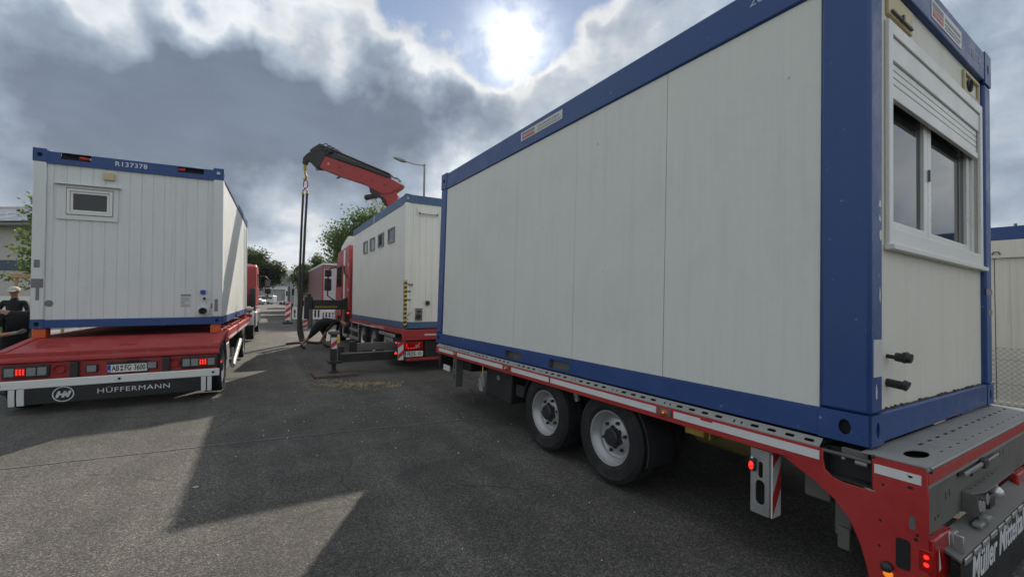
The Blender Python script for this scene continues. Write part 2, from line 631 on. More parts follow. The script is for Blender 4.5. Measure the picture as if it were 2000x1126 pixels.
M_glove = paint('worn_work_glove', (0.30, 0.29, 0.26), 0.85, var=0.3, dirt=0.4, dirtc=(0.08, 0.08, 0.07), scale=15)
M_blue_light = glow_mat('blue_beacon_lens', (0.02, 0.04, 0.6), (0.05, 0.10, 1.0), 0.25)


def glass(name, c=(0.02, 0.023, 0.026), rough=0.05):
    m, nt, b = new_mat(name)
    b.inputs['Base Color'].default_value = (*c, 1)
    b.inputs['Roughness'].default_value = rough
    b.inputs['Specular IOR Level'].default_value = 0.8
    v = obj_vec(nt)
    n1 = noise(nt, v, 2.5, 3, 0.5)
    bump(nt, b, n1, 0.05, 0.01)
    return m


M_glass = glass('dark_window_glass')
M_glass2 = glass('frosted_window_glass', (0.028, 0.028, 0.031), 0.5)


def place(yaw, pitch, roll, x, y, z):
    R = Matrix.Rotation(radians(yaw), 4, 'Z') @ Matrix.Rotation(radians(pitch), 4, 'X') @ Matrix.Rotation(radians(roll), 4, 'Y')
    return Matrix.Translation((x, y, z + H)) @ R


CL = place(28.10, 0.07, -0.83, -7.322, 6.552, -0.517)      # container on the left trailer
CM = place(30.80, -0.21, -0.18, -2.405, 9.655, -0.668)     # container on the crane truck
CR = place(31.74, 0.18, 1.10, 1.891, 2.279, -0.747)        # container on the near trailer
HL, HM, HR = H - 0.517, H - 0.668, H - 0.747
W_, L_ = 2.438, 6.058


def down(h):
    return Matrix.Translation((0, 0, -h))


# ================================================================== ground
def mat_asphalt():
    m, nt, b = new_mat('worn_asphalt')
    v = obj_vec(nt)
    vo = N(nt, 'ShaderNodeTexVoronoi', feature='F1')
    nt.links.new(v, vo.inputs['Vector'])
    vo.inputs['Scale'].default_value = 105
    cr = N(nt, 'ShaderNodeSeparateColor')
    nt.links.new(vo.outputs['Color'], cr.inputs[0])
    grain = cr.outputs[0]
    big = noise(nt, v, 0.28, 6, 0.62, 0.4)
    mid = noise(nt, v, 1.7, 7, 0.68)
    fine = noise(nt, v, 30, 5, 0.72)
    micro = noise(nt, v, 160, 3, 0.6)
    stone = sstep(nt, grain, 0.2, 0.98)
    col = mixc(nt, stone, (0.062, 0.058, 0.053, 1), (0.158, 0.146, 0.130, 1))
    pale = sstep(nt, grain, 0.94, 0.97)
    col = mixc(nt, mth(nt, 'MULTIPLY', pale, 0.4), col, (0.30, 0.28, 0.245, 1))
    gap = sstep(nt, vo.outputs['Distance'], 0.34, 0.66)
    col = mixc(nt, mth(nt, 'MULTIPLY', gap, 0.5), col, (0.03, 0.029, 0.028, 1))
    k = sstep(nt, mth(nt, 'ADD', mth(nt, 'MULTIPLY', big, 0.55), mth(nt, 'MULTIPLY', mid, 0.45)), 0.33, 0.68, 0.64, 1.30)
    col = mixc(nt, 1.0, col, k, 'MULTIPLY')
    k2 = sstep(nt, fine, 0.3, 0.72, 0.78, 1.26)
    col = mixc(nt, 1.0, col, k2, 'MULTIPLY')
    # wheel tracks worn along the street, and oil stains
    rot = N(nt, 'ShaderNodeMapping')
    rot.inputs['Rotation'].default_value = (0, 0, radians(-30.3))
    rot.inputs['Scale'].default_value = (1.0, 1.0, 1.0)
    nt.links.new(v, rot.inputs['Vector'])
    st = N(nt, 'ShaderNodeMapping')
    st.inputs['Scale'].default_value = (1.5, 0.07, 1)
    nt.links.new(rot.outputs[0], st.inputs['Vector'])
    trk = noise(nt, st.outputs[0], 1.0, 5, 0.6)
    col = mixc(nt, 1.0, col, sstep(nt, trk, 0.36, 0.66, 0.80, 1.14), 'MULTIPLY')
    oil = noise(nt, v, 0.75, 4, 0.55, 0.9)
    col = mixc(nt, mth(nt, 'MULTIPLY', sstep(nt, oil, 0.60, 0.70), 0.42), col, (0.028, 0.028, 0.029, 1))
    drip = noise(nt, v, 3.2, 3, 0.5, 0.4)
    col = mixc(nt, mth(nt, 'MULTIPLY', sstep(nt, drip, 0.70, 0.76), 0.5), col, (0.025, 0.025, 0.026, 1))
    # hairline cracks
    cv = N(nt, 'ShaderNodeTexVoronoi', feature='DISTANCE_TO_EDGE')
    wob = N(nt, 'ShaderNodeTexNoise')
    nt.links.new(v, wob.inputs['Vector'])
    wob.inputs['Scale'].default_value = 2.5
    wob.inputs['Detail'].default_value = 6
    wv = N(nt, 'ShaderNodeVectorMath', operation='MULTIPLY_ADD')
    nt.links.new(wob.outputs['Color'], wv.inputs[0])
    wv.inputs[1].default_value = (0.5, 0.5, 0)
    nt.links.new(v, wv.inputs[2])
    nt.links.new(wv.outputs[0], cv.inputs['Vector'])
    cv.inputs['Scale'].default_value = 0.42
    ck = mth(nt, 'MULTIPLY', sstep(nt, cv.outputs['Distance'], 0.0015, 0.005, 1, 0), sstep(nt, mid, 0.46, 0.56))
    col = mixc(nt, mth(nt, 'MULTIPLY', ck, 0.6), col, (0.022, 0.021, 0.020, 1))
    nt.links.new(col, b.inputs['Base Color'])
    b.inputs['Roughness'].default_value = 0.85
    b.inputs['Specular IOR Level'].default_value = 0.35
    hgt = mth(nt, 'ADD', mth(nt, 'MULTIPLY', vo.outputs['Distance'], -1.0), mth(nt, 'MULTIPLY', micro, 0.4))
    hgt = mth(nt, 'ADD', hgt, mth(nt, 'MULTIPLY', fine, 0.5))
    bump(nt, b, hgt, 0.55, 0.006)
    return m


def mat_ground(name, a, c, s=2.0, br=0.9):
    m, nt, b = new_mat(name)
    v = obj_vec(nt)
    n1 = noise(nt, v, s, 8, 0.7)
    n2 = noise(nt, v, s * 14, 4, 0.7)
    f = mth(nt, 'ADD', mth(nt, 'MULTIPLY', n1, 0.5), mth(nt, 'MULTIPLY', n2, 0.5))
    col = mixc(nt, sstep(nt, f, 0.36, 0.64), (*a, 1), (*c, 1))
    nt.links.new(col, b.inputs['Base Color'])
    b.inputs['Roughness'].default_value = br
    b.inputs['Specular IOR Level'].default_value = 0.2
    bump(nt, b, n2, 0.6, 0.02)
    return m


M_asph = mat_asphalt()
M_tar = mat_ground('tar_seam', (0.10, 0.10, 0.098), (0.16, 0.158, 0.15), 6)
M_earth = mat_ground('far_ground', (0.05, 0.075, 0.022), (0.10, 0.12, 0.045), 0.05)
M_lawn = mat_ground('lawn_green', (0.06, 0.10, 0.02), (0.13, 0.17, 0.04), 3.0)
M_kerb = mat_ground('kerb_concrete', (0.20, 0.195, 0.18), (0.30, 0.29, 0.27), 5)
M_hill = mat_ground('wooded_hill', (0.018, 0.034, 0.012), (0.05, 0.075, 0.03), 0.06)

ST = Matrix.Rotation(radians(30.3), 3, 'Z')        # street frame: u across, v along


def S(u, v, z=0.0):
    q = ST @ Vector((u, v, 0))
    return Vector((q.x, q.y, z))


def sheet(name, pts, mat, kind='structure', z=None):
    mb = MB()
    mb.add([(p[0], p[1], p[2] if z is None else z) for p in pts], [tuple(range(len(pts)))])
    o = part(name, mb, mat, smooth=False)
    tag(o, kind=kind)
    return o


sheet('ground', [(-3000, -3000, -0.03), (3000, -3000, -0.03), (3000, 3000, -0.03), (-3000, 3000, -0.03)], M_earth)
sheet('road', [S(-7.2, -60), S(14, -60), S(14, 125), S(-7.2, 125)], M_asph)
sheet('car_park', [S(-60, 125), S(70, 125), S(70, 260), S(-60, 260)], mat_ground('pale_paving', (0.16, 0.16, 0.15), (0.22, 0.215, 0.2), 0.6))
sheet('lawn', [S(-40, -30, 0.03), S(-8.4, -30, 0.03), S(-8.4, 120, 0.03), S(-40, 120, 0.03)], M_lawn)
sheet('pavement', [S(-8.4, -30, 0.10), S(-7.35, -30, 0.10), S(-7.35, 120, 0.10), S(-8.4, 120, 0.10)], mat_ground('paving_grey', (0.19, 0.185, 0.175), (0.28, 0.27, 0.255), 3))
kb = MB()
for i in range(110):
    v0 = -20 + i * 1.2
    a = len(kb.v)
    kb.add([S(-7.35, v0, -0.02), S(-7.2, v0, -0.02), S(-7.2, v0 + 1.19, -0.02), S(-7.35, v0 + 1.19, -0.02),
            S(-7.35, v0, 0.12), S(-7.215, v0, 0.12), S(-7.215, v0 + 1.19, 0.12), S(-7.35, v0 + 1.19, 0.12)],
           [(4, 5, 6, 7), (0, 1, 5, 4), (1, 2, 6, 5), (2, 3, 7, 6), (3, 0, 4, 7)])
tag(part('kerb', kb, M_kerb), kind='structure')


def strip(name, pts, w, z, mat, jit=0.006):
    mb = MB()
    rnd = random.Random(len(pts) + int(w * 1000))
    dense = []
    for a, b in zip(pts[:-1], pts[1:]):
        a, b = Vector(a), Vector(b)
        n = max(2, int((b - a).length / 0.12))
        for i in range(n):
            dense.append(a.lerp(b, i / n))
    dense.append(Vector(pts[-1]))
    vs, fs = [], []
    for k, p in enumerate(dense):
        d = (dense[min(k + 1, len(dense) - 1)] - dense[max(k - 1, 0)]).normalized()
        nrm = Vector((-d.y, d.x))
        ww = w * (0.75 + 0.5 * rnd.random())
        q = Vector((p.x, p.y)) + nrm * rnd.uniform(-jit, jit)
        vs += [(q.x + nrm.x * ww / 2, q.y + nrm.y * ww / 2, z), (q.x - nrm.x * ww / 2, q.y - nrm.y * ww / 2, z)]
        if k:
            fs.append((2 * k - 2, 2 * k - 1, 2 * k + 1, 2 * k))
    mb.add(vs, fs)
    return tag(part(name, mb, mat, smooth=False), kind='structure')


strip('road_seam', [(-5.6, 3.75), (-4.79, 4.09), (-3.3, 4.80), (-1.95, 5.40), (-0.4, 6.05)], 0.035, 0.004, M_tar)
strip('road_seam', [(-9.4, 12.0), (-8.14, 12.35), (-6.13, 13.0), (-3.9, 13.6)], 0.04, 0.004, M_tar)
strip('road_seam', [(-5.4, 5.9), (-4.7, 6.0), (-4.2, 6.25), (-3.5, 6.35)], 0.025, 0.004, M_tar)


# ================================================================== container R (near, right)
def qmir(a):
    return [(W_ - u, v) for u, v in reversed(a)]


def container_near():
    T = thing('office_container', 'large white office container with blue frame and shuttered double window on the nearest right trailer', 'container', CR, 'site containers on trailers')
    Hh = 2.885
    # corner posts, each a folded section with chamfer
    for (x0, x1, y0, y1) in ((0, .165, 0, .24), (W_ - .165, W_, 0, .24), (0, .12, L_ - .22, L_), (W_ - .12, W_, L_ - .22, L_)):
        mb = MB().box(x0, x1, y0, y1, .16, 2.62)
        po = part('corner_post', mb, M_blue, T, bevel=.018)
        for (z0, z1) in ((-.004, .158), (2.622, Hh)):
            cb = MB()
            e = .004
            xs = -1 if x0 < 1 else 1
            ys = -1 if y0 < 1 else 1
            xo = x0 - e if xs < 0 else x1 + e
            yo = y0 - e if ys < 0 else y1 + e
            cz = (z0 + z1) / 2
            cy = y0 + .115 if ys < 0 else y1 - .115
            cx = x0 + .085 if xs < 0 else x1 - .085
            cb.plate(rect(y0 - e, y1 + e, z0, z1), [ell(cy, cz, .03, .042)], FX(xo - xs * .012, xs), .012)
            cb.plate(rect(x0 - e, x1 + e, z0, z1), [ell(cx, cz, .022, .042)], FY(yo - ys * .012, ys), .012)
            cb.box(x0, x1, y0, y1, z1 - .012, z1)
            cb.box(x0 + .004, x1 - .004, y0 + .004, y1 - .004, z0, z0 + .01)
            part('corner_casting', cb, M_blue, po)
            ib = MB().box(x0 + .03, x1 - .03, y0 + .03, y1 - .03, z0 + .02, z1 - .02)
            part('casting_cavity', ib, M_dark, po)
    # bottom rails, near long side with fork pockets
    pk = [rrect(3.37, 3.74, .022, .108, .006), rrect(2.475, 2.82, .022, .110, .006)]
    for x, s in ((0, -1), (W_, 1)):
        mb = MB().plate(rect(.246, L_ - .226, 0, .152), pk, FX(x - s * .008, s), .008)
        mb.box(min(x - s * .07, x - s * .01), max(x - s * .07, x - s * .01), .25, 5.83, .146, .152)
        r = part('bottom_rail', mb, M_blue, T)
        for (a, b) in ((3.37, 3.74), (2.475, 2.82)):
            pb = MB()
            xi = x - s * .009
            xe = x - s * .30
            x0, x1 = min(xi, xe), max(xi, xe)
            pb.box(x0, x1, a - .006, a, .016, .116).box(x0, x1, b, b + .006, .016, .116)
            pb.box(x0, x1, a, b, .110, .116).box(x0, x1, a, b, .014, .020)
            part('fork_pocket', pb, M_galv_dark, r)
    for y, s in ((0, -1), (L_, 1)):
        part('bottom_rail', MB().box(.168, W_ - .168, min(y, y - s * .07), max(y, y - s * .07), 0, .160), M_blue, T, bevel=.008)
        part('top_rail', MB().box(.168, W_ - .168, min(y, y - s * .09), max(y, y - s * .09), 2.64, Hh - .01), M_blue, T, bevel=.012)
    for x, s in ((0, -1), (W_, 1)):
        part('top_rail', MB().box(min(x, x - s * .09), max(x, x - s * .09), .246, L_ - .226, 2.60, Hh - .02), M_blue, T, bevel=.012)
    part('roof_sheet', MB().box(.09, W_ - .09, .09, L_ - .09, Hh - .06, Hh - .04), M_galv, T)
    part('floor', MB().box(.05, W_ - .05, .08, L_ - .08, .02, .145), M_galv_dark, T)
    # sandwich wall panels
    seams = [.243, 1.344, 2.461, 3.587, 4.674, 5.832]
    for x, s in ((0, -1), (W_, 1)):
        for a, b in zip(seams[:-1], seams[1:]):
            xo = x - s * .018
            mb = MB().box(min(xo, xo - s * .05), max(xo, xo - s * .05), a + .0015, b - (.003 if abs(b - 1.344) < .01 else .0012), .154, 2.598)
            part('wall_panel', mb, M_white_r, T, bevel=.0015, seg=1)
    part('wall_panel', MB().box(.124, W_ - .124, L_ - .07, L_ - .02, .162, 2.638), M_white_r, T)
    part('inner_wall', MB().box(.07, W_ - .07, 3.2, 3.22, .15, 2.6), M_sticker_g, T)
    # end wall with window opening
    yw = .033
    mb = MB().plate(rect(.168, W_ - .168, .162, 2.638), [rect(.34, 2.20, 1.17, 2.36)], FY(yw + .05), .05)
    part('end_wall', mb, M_cream, T)
    for i in range(22):
        pass
    # window: outer frame is the part, the rest its sub-parts
    wf = MB()
    o0, o1, zb, zt = .29, 2.25, 1.08, 2.42
    wf.plate(rect(o0, o1, zb, zt), [rect(o0 + .06, o1 - .06, 1.20, 2.345)], FY(yw - .001), .022)
    wf.box(o0 - .012, o1 + .012, yw - .05, yw - .001, zb - .012, zb + .02)
    wf.plate(rect(o0 + .06, o1 - .06, 1.198, 2.345), [rect(o0 + .10, o1 - .10, 1.205, 2.30)], FY(yw + .045), .03)
    win = part('window', wf, M_pvc, T, bevel=.004)
    bx = MB()
    bx.box(o0 + .062, o1 - .062, yw - .014, yw + .03, 2.20, 2.34)
    part('shutter_box', bx, M_pvc, win, bevel=.006)
    for k in range(4):
        z1 = 2.196 - k * .043
        sl_ = MB().box(o0 + .085, o1 - .085, yw - .004, yw + .012, z1 - .040, z1)
        part('shutter_slat', sl_, M_pvc, win, bevel=.005)
    part('shutter_end_bar', MB().box(o0 + .085, o1 - .085, yw - .012, yw + .014, 1.975, 2.022), M_pvc, win, bevel=.004)
    for (a, b) in ((o0 + .10, 1.155), (1.155, o1 - .10)):
        sb = MB().plate(rect(a + .002, b - .002, 1.207, 2.298), [rect(a + .07, b - .07, 1.27, 2.24)], FY(yw + .075), .042)
        part('sash', sb, M_pvc, win, bevel=.005)
        part('pane', MB().box(a + .065, b - .065, yw + .055, yw + .062, 1.265, 2.245), M_glass, win)
    part('window_handle', MB().box(1.148, 1.162, yw + .02, yw + .032, 1.62, 1.70), M_galv_dark, win)
    # vents and hatch up at the rail
    for (a, b, z0, z1, fan) in ((.30, .69, 2.455, 2.60, False), (1.80, 2.21, 2.43, 2.60, True)):
        vb = MB()
        vb.plate(rect(a, b, z0, z1), [rect(a + .025, b - .025, z0 + .02, z1 - .02)] if fan else [], FY(yw - .001), .016)
        vp = part('vent_frame', vb, paint('yellowed_plastic', (0.52, 0.43, 0.24), 0.5, dirt=0.3, dirtc=(0.2, 0.15, 0.08)) if 'yellowed_plastic' not in MATS else MATS['yellowed_plastic'], T, bevel=.003)
        if fan:
            part('vent_cavity', MB().box(a + .026, b - .026, yw + .001, yw + .004, z0 + .021, z1 - .021), M_brass, vp)
            part('cable_coil', MB().lathe([(-.02, .035), (-.03, .045), (-.02, .055), (-.01, .045), (-.02, .035)], 14, 'Y', (a + .15, yw - .004 + .01, (z0 + z1) / 2)), M_black, vp)
        else:
            part('hatch_bar', MB().box(a + .03, b - .03, yw - .03, yw - .018, z0 + .018, z0 + .03).box(a + .18, a + .20, yw - .035, yw - .018, z0 + .01, z0 + .05), M_galv_dark, vp)
    # power plugs sticking out of the end wall
    for (x, z, r, L, big) in ((.32, .46, .014, .10, True), (.32, .31, .026, .20, False)):
        pb = MB()
        if big:
            pb.cyl((x, yw, z), (x, yw - .045, z - .004), .012).cyl((x, yw - .04, z), (x, yw - .085, z - .004), .024, .028).cyl((x, yw - .085, z), (x, yw - .11, z - .004), .030, .026)
            pb.box(x - .03, x + .03, yw - .09, yw - .08, z - .03, z + .03)
        else:
            pb.cyl((x, yw, z), (x, yw - .08, z - .008), .024).cyl((x, yw - .07, z), (x, yw - .095, z - .01), .028)
        part('power_plug', pb, M_black, T)
    # stickers and lettering
    def sticker(M, w, h, name='sticker'):
        sb = MB()
        sb.box(-w / 2, w / 2, -h / 2, h / 2, 0, .0015, M)
        s_ = part(name, sb, M_sticker, T)
        rb = MB()
        x0 = -w / 2 + .025
        rb.box(x0, x0 + w * .33, -h * .36, -h * .14, .0017, .0028, M).box(x0, x0 + w * .33, -h * .06, .02 * h, .0017, .0028, M)
        part('sticker_red_print', rb, M_sticker_r, s_)
        gb = MB()
        rnd = random.Random(3)
        for row, (yy, hh) in enumerate(((h * .16, h * .17), (-h * .12, h * .09), (-h * .3, h * .09))):
            x = -w / 2 + w * .43
            while x < w / 2 - .05:
                ww = rnd.uniform(.015, .04) * (1.4 if row == 0 else 1)
                gb.box(x, min(x + ww, w / 2 - .03), yy - hh / 2, yy + hh / 2, .0017, .0028, M)
                x += ww + .012
        gb.box(x0, x0 + w * .33, h * .10, h * .36, .0017, .0028, M)
        part('sticker_grey_print', gb, M_sticker_g, s_)
    sticker(basis((-.001, 3.105, 2.755), (0, -1, 0), (0, 0, 1)), .82, .105)
    sticker(basis((1.30, -.001, 2.745), (1, 0, 0), (0, 0, 1)), .66, .13)
    flat_text('rail_lettering', 'L1005760', M_letter_b, T, basis((2.03, -.001, 2.755), (1, 0, 0), (0, 0, 1)), .10, .001)
    flat_text('rail_lettering', '20', M_letter_b, T, basis((-.001, .62, 2.775), (0, -1, 0), (0, 0, 1)), .10, .001)
    # blank white label on the post (its code is left out) and worn spots
    part('post_label', MB().box(.035, .15, -.0015, -.0002, .36, .56), M_sticker, T)
    tb = MB()
    rnd = random.Random(5)
    for (x, z, w, h) in ((.12, 1.30, .035, .05), (.12, 1.22, .03, .04), (.13, 1.13, .05, .06), (.075, .28, .03, .10), (.12, .80, .02, .10)):
        n = 7
        pts = [(x + w / 2 * cos(2 * pi * i / n) * rnd.uniform(.6, 1.1), z + h / 2 * sin(2 * pi * i / n) * rnd.uniform(.6, 1.1)) for i in range(n)]
        tb.prism(pts, FY(-.0002), .0008)
    part('paper_scraps', tb, M_sticker, T)
    # rust and dirt line under the end wall
    rb = MB()
    x = .17
    while x < 2.26:
        w = rnd.uniform(.008, .045)
        rb.box(x, x + w, yw - .012 * rnd.random() - .004, yw + .0, .161, .1625 + .011 * rnd.random() ** 2)
        x += w * rnd.uniform(.7, 1.2)
    part('dirt_line', rb, paint('leaf_dirt', (0.07, 0.045, 0.025), 0.9), T)
    part('tape_strip', MB().box(W_ - .17, W_ + .001, -.0015, -.0002, .88, .93), M_tape, T)
    part('tape_strip', MB().box(W_ - .12, W_ + .001, -.0018, -.0002, .72, .76), M_tape, T)
    return T


# ================================================================== container L (left)
def trapezoid_wall(mb, a0, a1, z0, z1, fn, pitch=.235, d=.012, groove=.022):
    """sheet with narrow vertical grooves; fn(u, v, w)"""
    prof = [(a0, 0)]
    u = a0 + pitch * .5
    while u < a1 - groove:
        prof += [(u - groove / 2, 0), (u - groove / 4, -d), (u + groove / 4, -d), (u + groove / 2, 0)]
        u += pitch
    prof.append((a1, 0))
    vs = [fn(p[0], z0, p[1]) for p in prof] + [fn(p[0], z1, p[1]) for p in prof]
    n = len(prof)
    mb.add(vs, [(i, i + 1, n + i + 1, n + i) for i in range(n - 1)])
    return mb


def window_part(T, cx0, cx1, z0, z1, fn, mglass, fw=.05, name='window', mat=None, hood=True, back=.0):
    """fn(u, v, w): w out of the wall"""
    mat = mat or M_pvc
    wb = MB().plate(rect(cx0, cx1, z0, z1), [rect(cx0 + fw, cx1 - fw, z0 + fw, z1 - fw)], fn, .03)
    if hood:
        for (u0, u1, v0, v1, w) in ((cx0 - .03, cx1 + .04, z1, z1 + .018, .045),):
            wb.add([fn(u, v, ww) for ww in (0, w) for v in (v0, v1) for u in (u0, u1)],
                   [(0, 1, 3, 2), (4, 6, 7, 5), (0, 4, 5, 1), (2, 3, 7, 6), (0, 2, 6, 4), (1, 5, 7, 3)])
    w_ = part(name, wb, mat, T, bevel=.004)
    i0, i1, j0, j1 = cx0 + fw + .004, cx1 - fw - .004, z0 + fw + .004, z1 - fw - .004
    sw = fw * .9
    sb = MB().plate(rect(i0, i1, j0, j1), [rect(i0 + sw, i1 - sw, j0 + sw, j1 - sw)], fn, .018)
    part('sash', sb, mat, w_, bevel=.004)
    pb = MB().plate(rect(i0 + sw - .006, i1 - sw + .006, j0 + sw - .006, j1 - sw + .006), [], fn, .006)
    part('pane', pb, mglass, w_)
    return w_


def container_left():
    T = thing('sanitary_container', 'white ribbed container numbered R137378 on its blue top rail, on the left trailer', 'container', CL, 'site containers on trailers')
    Hh = 2.772
    for (x0, x1, y0, y1) in ((0, .15, 0, .17), (W_ - .15, W_, 0, .17), (0, .15, L_ - .17, L_), (W_ - .15, W_, L_ - .17, L_)):
        po = part('corner_post', MB().box(x0, x1, y0, y1, .131, 2.57), M_white_l, T, bevel=.012)
        xs = -1 if x0 < 1 else 1
        ys = -1 if y0 < 1 else 1
        for (z0, z1) in ((-.003, .130), (2.572, Hh)):
            e = .003
            cb = MB()
            xo = x0 - e if xs < 0 else x1 + e
            yo = y0 - e if ys < 0 else y1 + e
            cz = (z0 + z1) / 2
            cb.plate(rect(y0 - e, y1 + e, z0, z1), [rrect((y0 + y1) / 2 - .028, (y0 + y1) / 2 + .028, cz - .03, cz + .03, .012)], FX(xo - xs * .01, xs), .01)
            cb.plate(rect(x0 - e, x1 + e, z0, z1), [rrect((x0 + x1) / 2 - .026, (x0 + x1) / 2 + .026, cz - .03, cz + .03, .012)], FY(yo - ys * .01, ys), .01)
            cb.box(x0, x1, y0, y1, z1 - .01, z1)
            cb.box(x0 + .004, x1 - .004, y0 + .004, y1 - .004, z0, z0 + .008)
            part('corner_casting', cb, M_blue, po)
            part('casting_cavity', MB().box(x0 + .03, x1 - .03, y0 + .03, y1 - .03, z0 + .02, z1 - .02), M_dark, po)
    for y, s in ((0, -1), (L_, 1)):
        part('bottom_rail', MB().box(.152, W_ - .152, min(y, y - s * .08), max(y, y - s * .08), 0, .128), M_blue, T, bevel=.006)
        holes = [rrect(.31, .665, 2.635, 2.735, .006), rrect(1.775, 2.145, 2.635, 2.725, .006)] if s < 0 else []
        tr = part('top_rail', MB().plate(rect(.152, W_ - .152, 2.555, Hh - .035), holes, FY(y - s * .008, s), .008), M_blue, T)
        if s < 0:
            for (a, b, lx) in ((.31, .665, .585), (1.775, 2.145, 1.82)):
                part('pocket', MB().box(a - .01, b + .01, .06, .07, 2.62, 2.75).box(a - .01, b + .01, .009, .06, 2.735, 2.74).box(a - .01, b + .01, .009, .06, 2.625, 2.635), M_dark, tr)
                sgn = 1 if lx < 1 else -1
                part('pocket_plug', MB().cyl((lx, .03, 2.68), (lx + sgn * .06, .03, 2.676), .03, .018).cyl((lx - sgn * .06, .03, 2.683), (lx, .03, 2.68), .03), M_red, tr)
                part('pocket_plug', MB().cyl((lx + sgn * .061, .03, 2.676), (lx + sgn * .10, .03, 2.672), .026, .008), M_letter_b, tr)
    for x, s in ((0, -1), (W_, 1)):
        fh = [rrect(3.3, 3.55, .03, .1, .006), rrect(2.3, 2.55, .03, .1, .006)]
        part('bottom_rail', MB().plate(rect(.172, L_ - .172, 0, .128), fh, FX(x - s * .01, s), .01), M_blue, T)
        part('top_rail', MB().box(min(x, x - s * .08), max(x, x - s * .08), .172, L_ - .172, 2.60, Hh - .035), M_blue, T, bevel=.006)
    part('roof_sheet', MB().box(.08, W_ - .08, .08, L_ - .08, 2.68, 2.70), M_galv, T)
    part('floor', MB().box(.05, W_ - .05, .09, L_ - .09, .02, .12), M_galv_dark, T)
    yw = .03
    wb = MB()
    trapezoid_wall(wb, .152, W_ - .152, .129, 2.556, lambda u, v, w: (u, yw - w, v), .105 * 1.45, .006, .016)
    part('end_wall', wb, M_white_l, T, smooth=False)
    part('end_wall', MB().box(.152, W_ - .152, L_ - .06, L_ - .02, .129, 2.56), M_white_l, T)
    # long sides: panels with deep joints
    for x, s in ((0, -1), (W_, 1)):
        n = 6
        for k in range(n):
            a = .172 + (L_ - .344) * k / n
            b = .172 + (L_ - .344) * (k + 1) / n
            mb = MB()
            fn = (lambda u, v, w: (x + s * (w - .02), u, v))
            trapezoid_wall(mb, a + .004, b - .004, .129, 2.598, fn, .155, .006, .016)
            mb.box(min(x - s * .04, x - s * .03), max(x - s * .04, x - s * .03), a, b, .129, 2.598)
            part('wall_panel', mb, M_white_l, T, smooth=False)
    fn = FY(yw - .002)
    # window with outer board frame
    bb = MB().plate(rect(.262, 1.0, 1.70, 2.245), [rect(.375, .94, 1.77, 2.20)], fn, .02)
    bb.box(.24, 1.03, yw - .07, yw - .002, 2.246, 2.262)
    part('window_surround', bb, M_white_l, T, bevel=.004)
    window_part(T, .385, .93, 1.785, 2.185, fn, M_glass2, .035, hood=False)
    part('junction_box', MB().box(.813, .953, yw - .05, yw - .002, 2.375, 2.49), MATS['yellowed_plastic'], T, bevel=.006)
    part('socket', MB().box(2.12, 2.19, yw - .06, yw - .002, .53, .60), M_eu, T, bevel=.008)
    part('pipe_stub', MB().lathe([(yw, .05), (yw - .03, .05), (yw - .03, .026), (yw - .02, .026)], 16, 'Y', (2.176, 0, .45)).lathe([(yw - .022, .026), (yw - .022, .001)], 16, 'Y', (2.176, 0, .45)), M_white_l, T)
    part('pipe_cap', MB().lathe([(yw - .031, .024), (yw - .045, .022), (yw - .045, .001)], 16, 'Y', (2.176, 0, .45)), M_black, T)
    part('pipe_stub', MB().lathe([(yw, .085), (yw - .04, .085), (yw - .04, .05), (yw - .03, .05)], 18, 'Y', (2.17, 0, .235)), M_white_l, T)
    part('pipe_stub', MB().lathe([(yw - .03, .058), (yw - .10, .058), (yw - .10, .044), (yw - .04, .044), (yw - .04, .001)], 18, 'Y', (2.16, 0, .235)), M_black, T)
    nb = part('notice', MB().box(1.835, 1.985, yw - .004, yw - .001, .30, .53), M_sticker, T)
    gb = MB().box(1.84, 1.98, yw - .0055, yw - .0042, .495, .525)
    rnd = random.Random(2)
    for k in range(7):
        gb.box(1.845, 1.845 + rnd.uniform(.05, .125), yw - .0055, yw - .0042, .32 + k * .023, .328 + k * .023)
    part('notice_print', gb, M_sticker_g, nb)
    # duct tape patches on the posts
    for (a, b, z0, z1) in ((.035, .10, .93, 1.05), (.008, .142, .62, .76), (.06, .10, .43, .62), (2.325, 2.375, .22, .44), (2.27, 2.295, .28, .37)):
        part('tape_patch', MB().box(a, b, -.0022, -.0003, z0, z1), M_tape, T)
    part('dirt_patch', MB().prism(ell(.20, .38, .05, .055, 9), FY(yw - .002), .0012), M_tape, T)
    flat_text('rail_lettering', 'R137378', M_letter, T, basis((1.16, -.001, 2.655), (1, 0, 0), (0, 0, 1)), .105, .001, bold=.0015, sx=1.0, spacing=1.12)
    part('rail_mark', MB().box(2.335, 2.385, -.0052, -.0035, 2.665, 2.70).box(2.335, 2.385, -.0052, -.0035, 2.71, 2.716), M_letter, T)
    return T


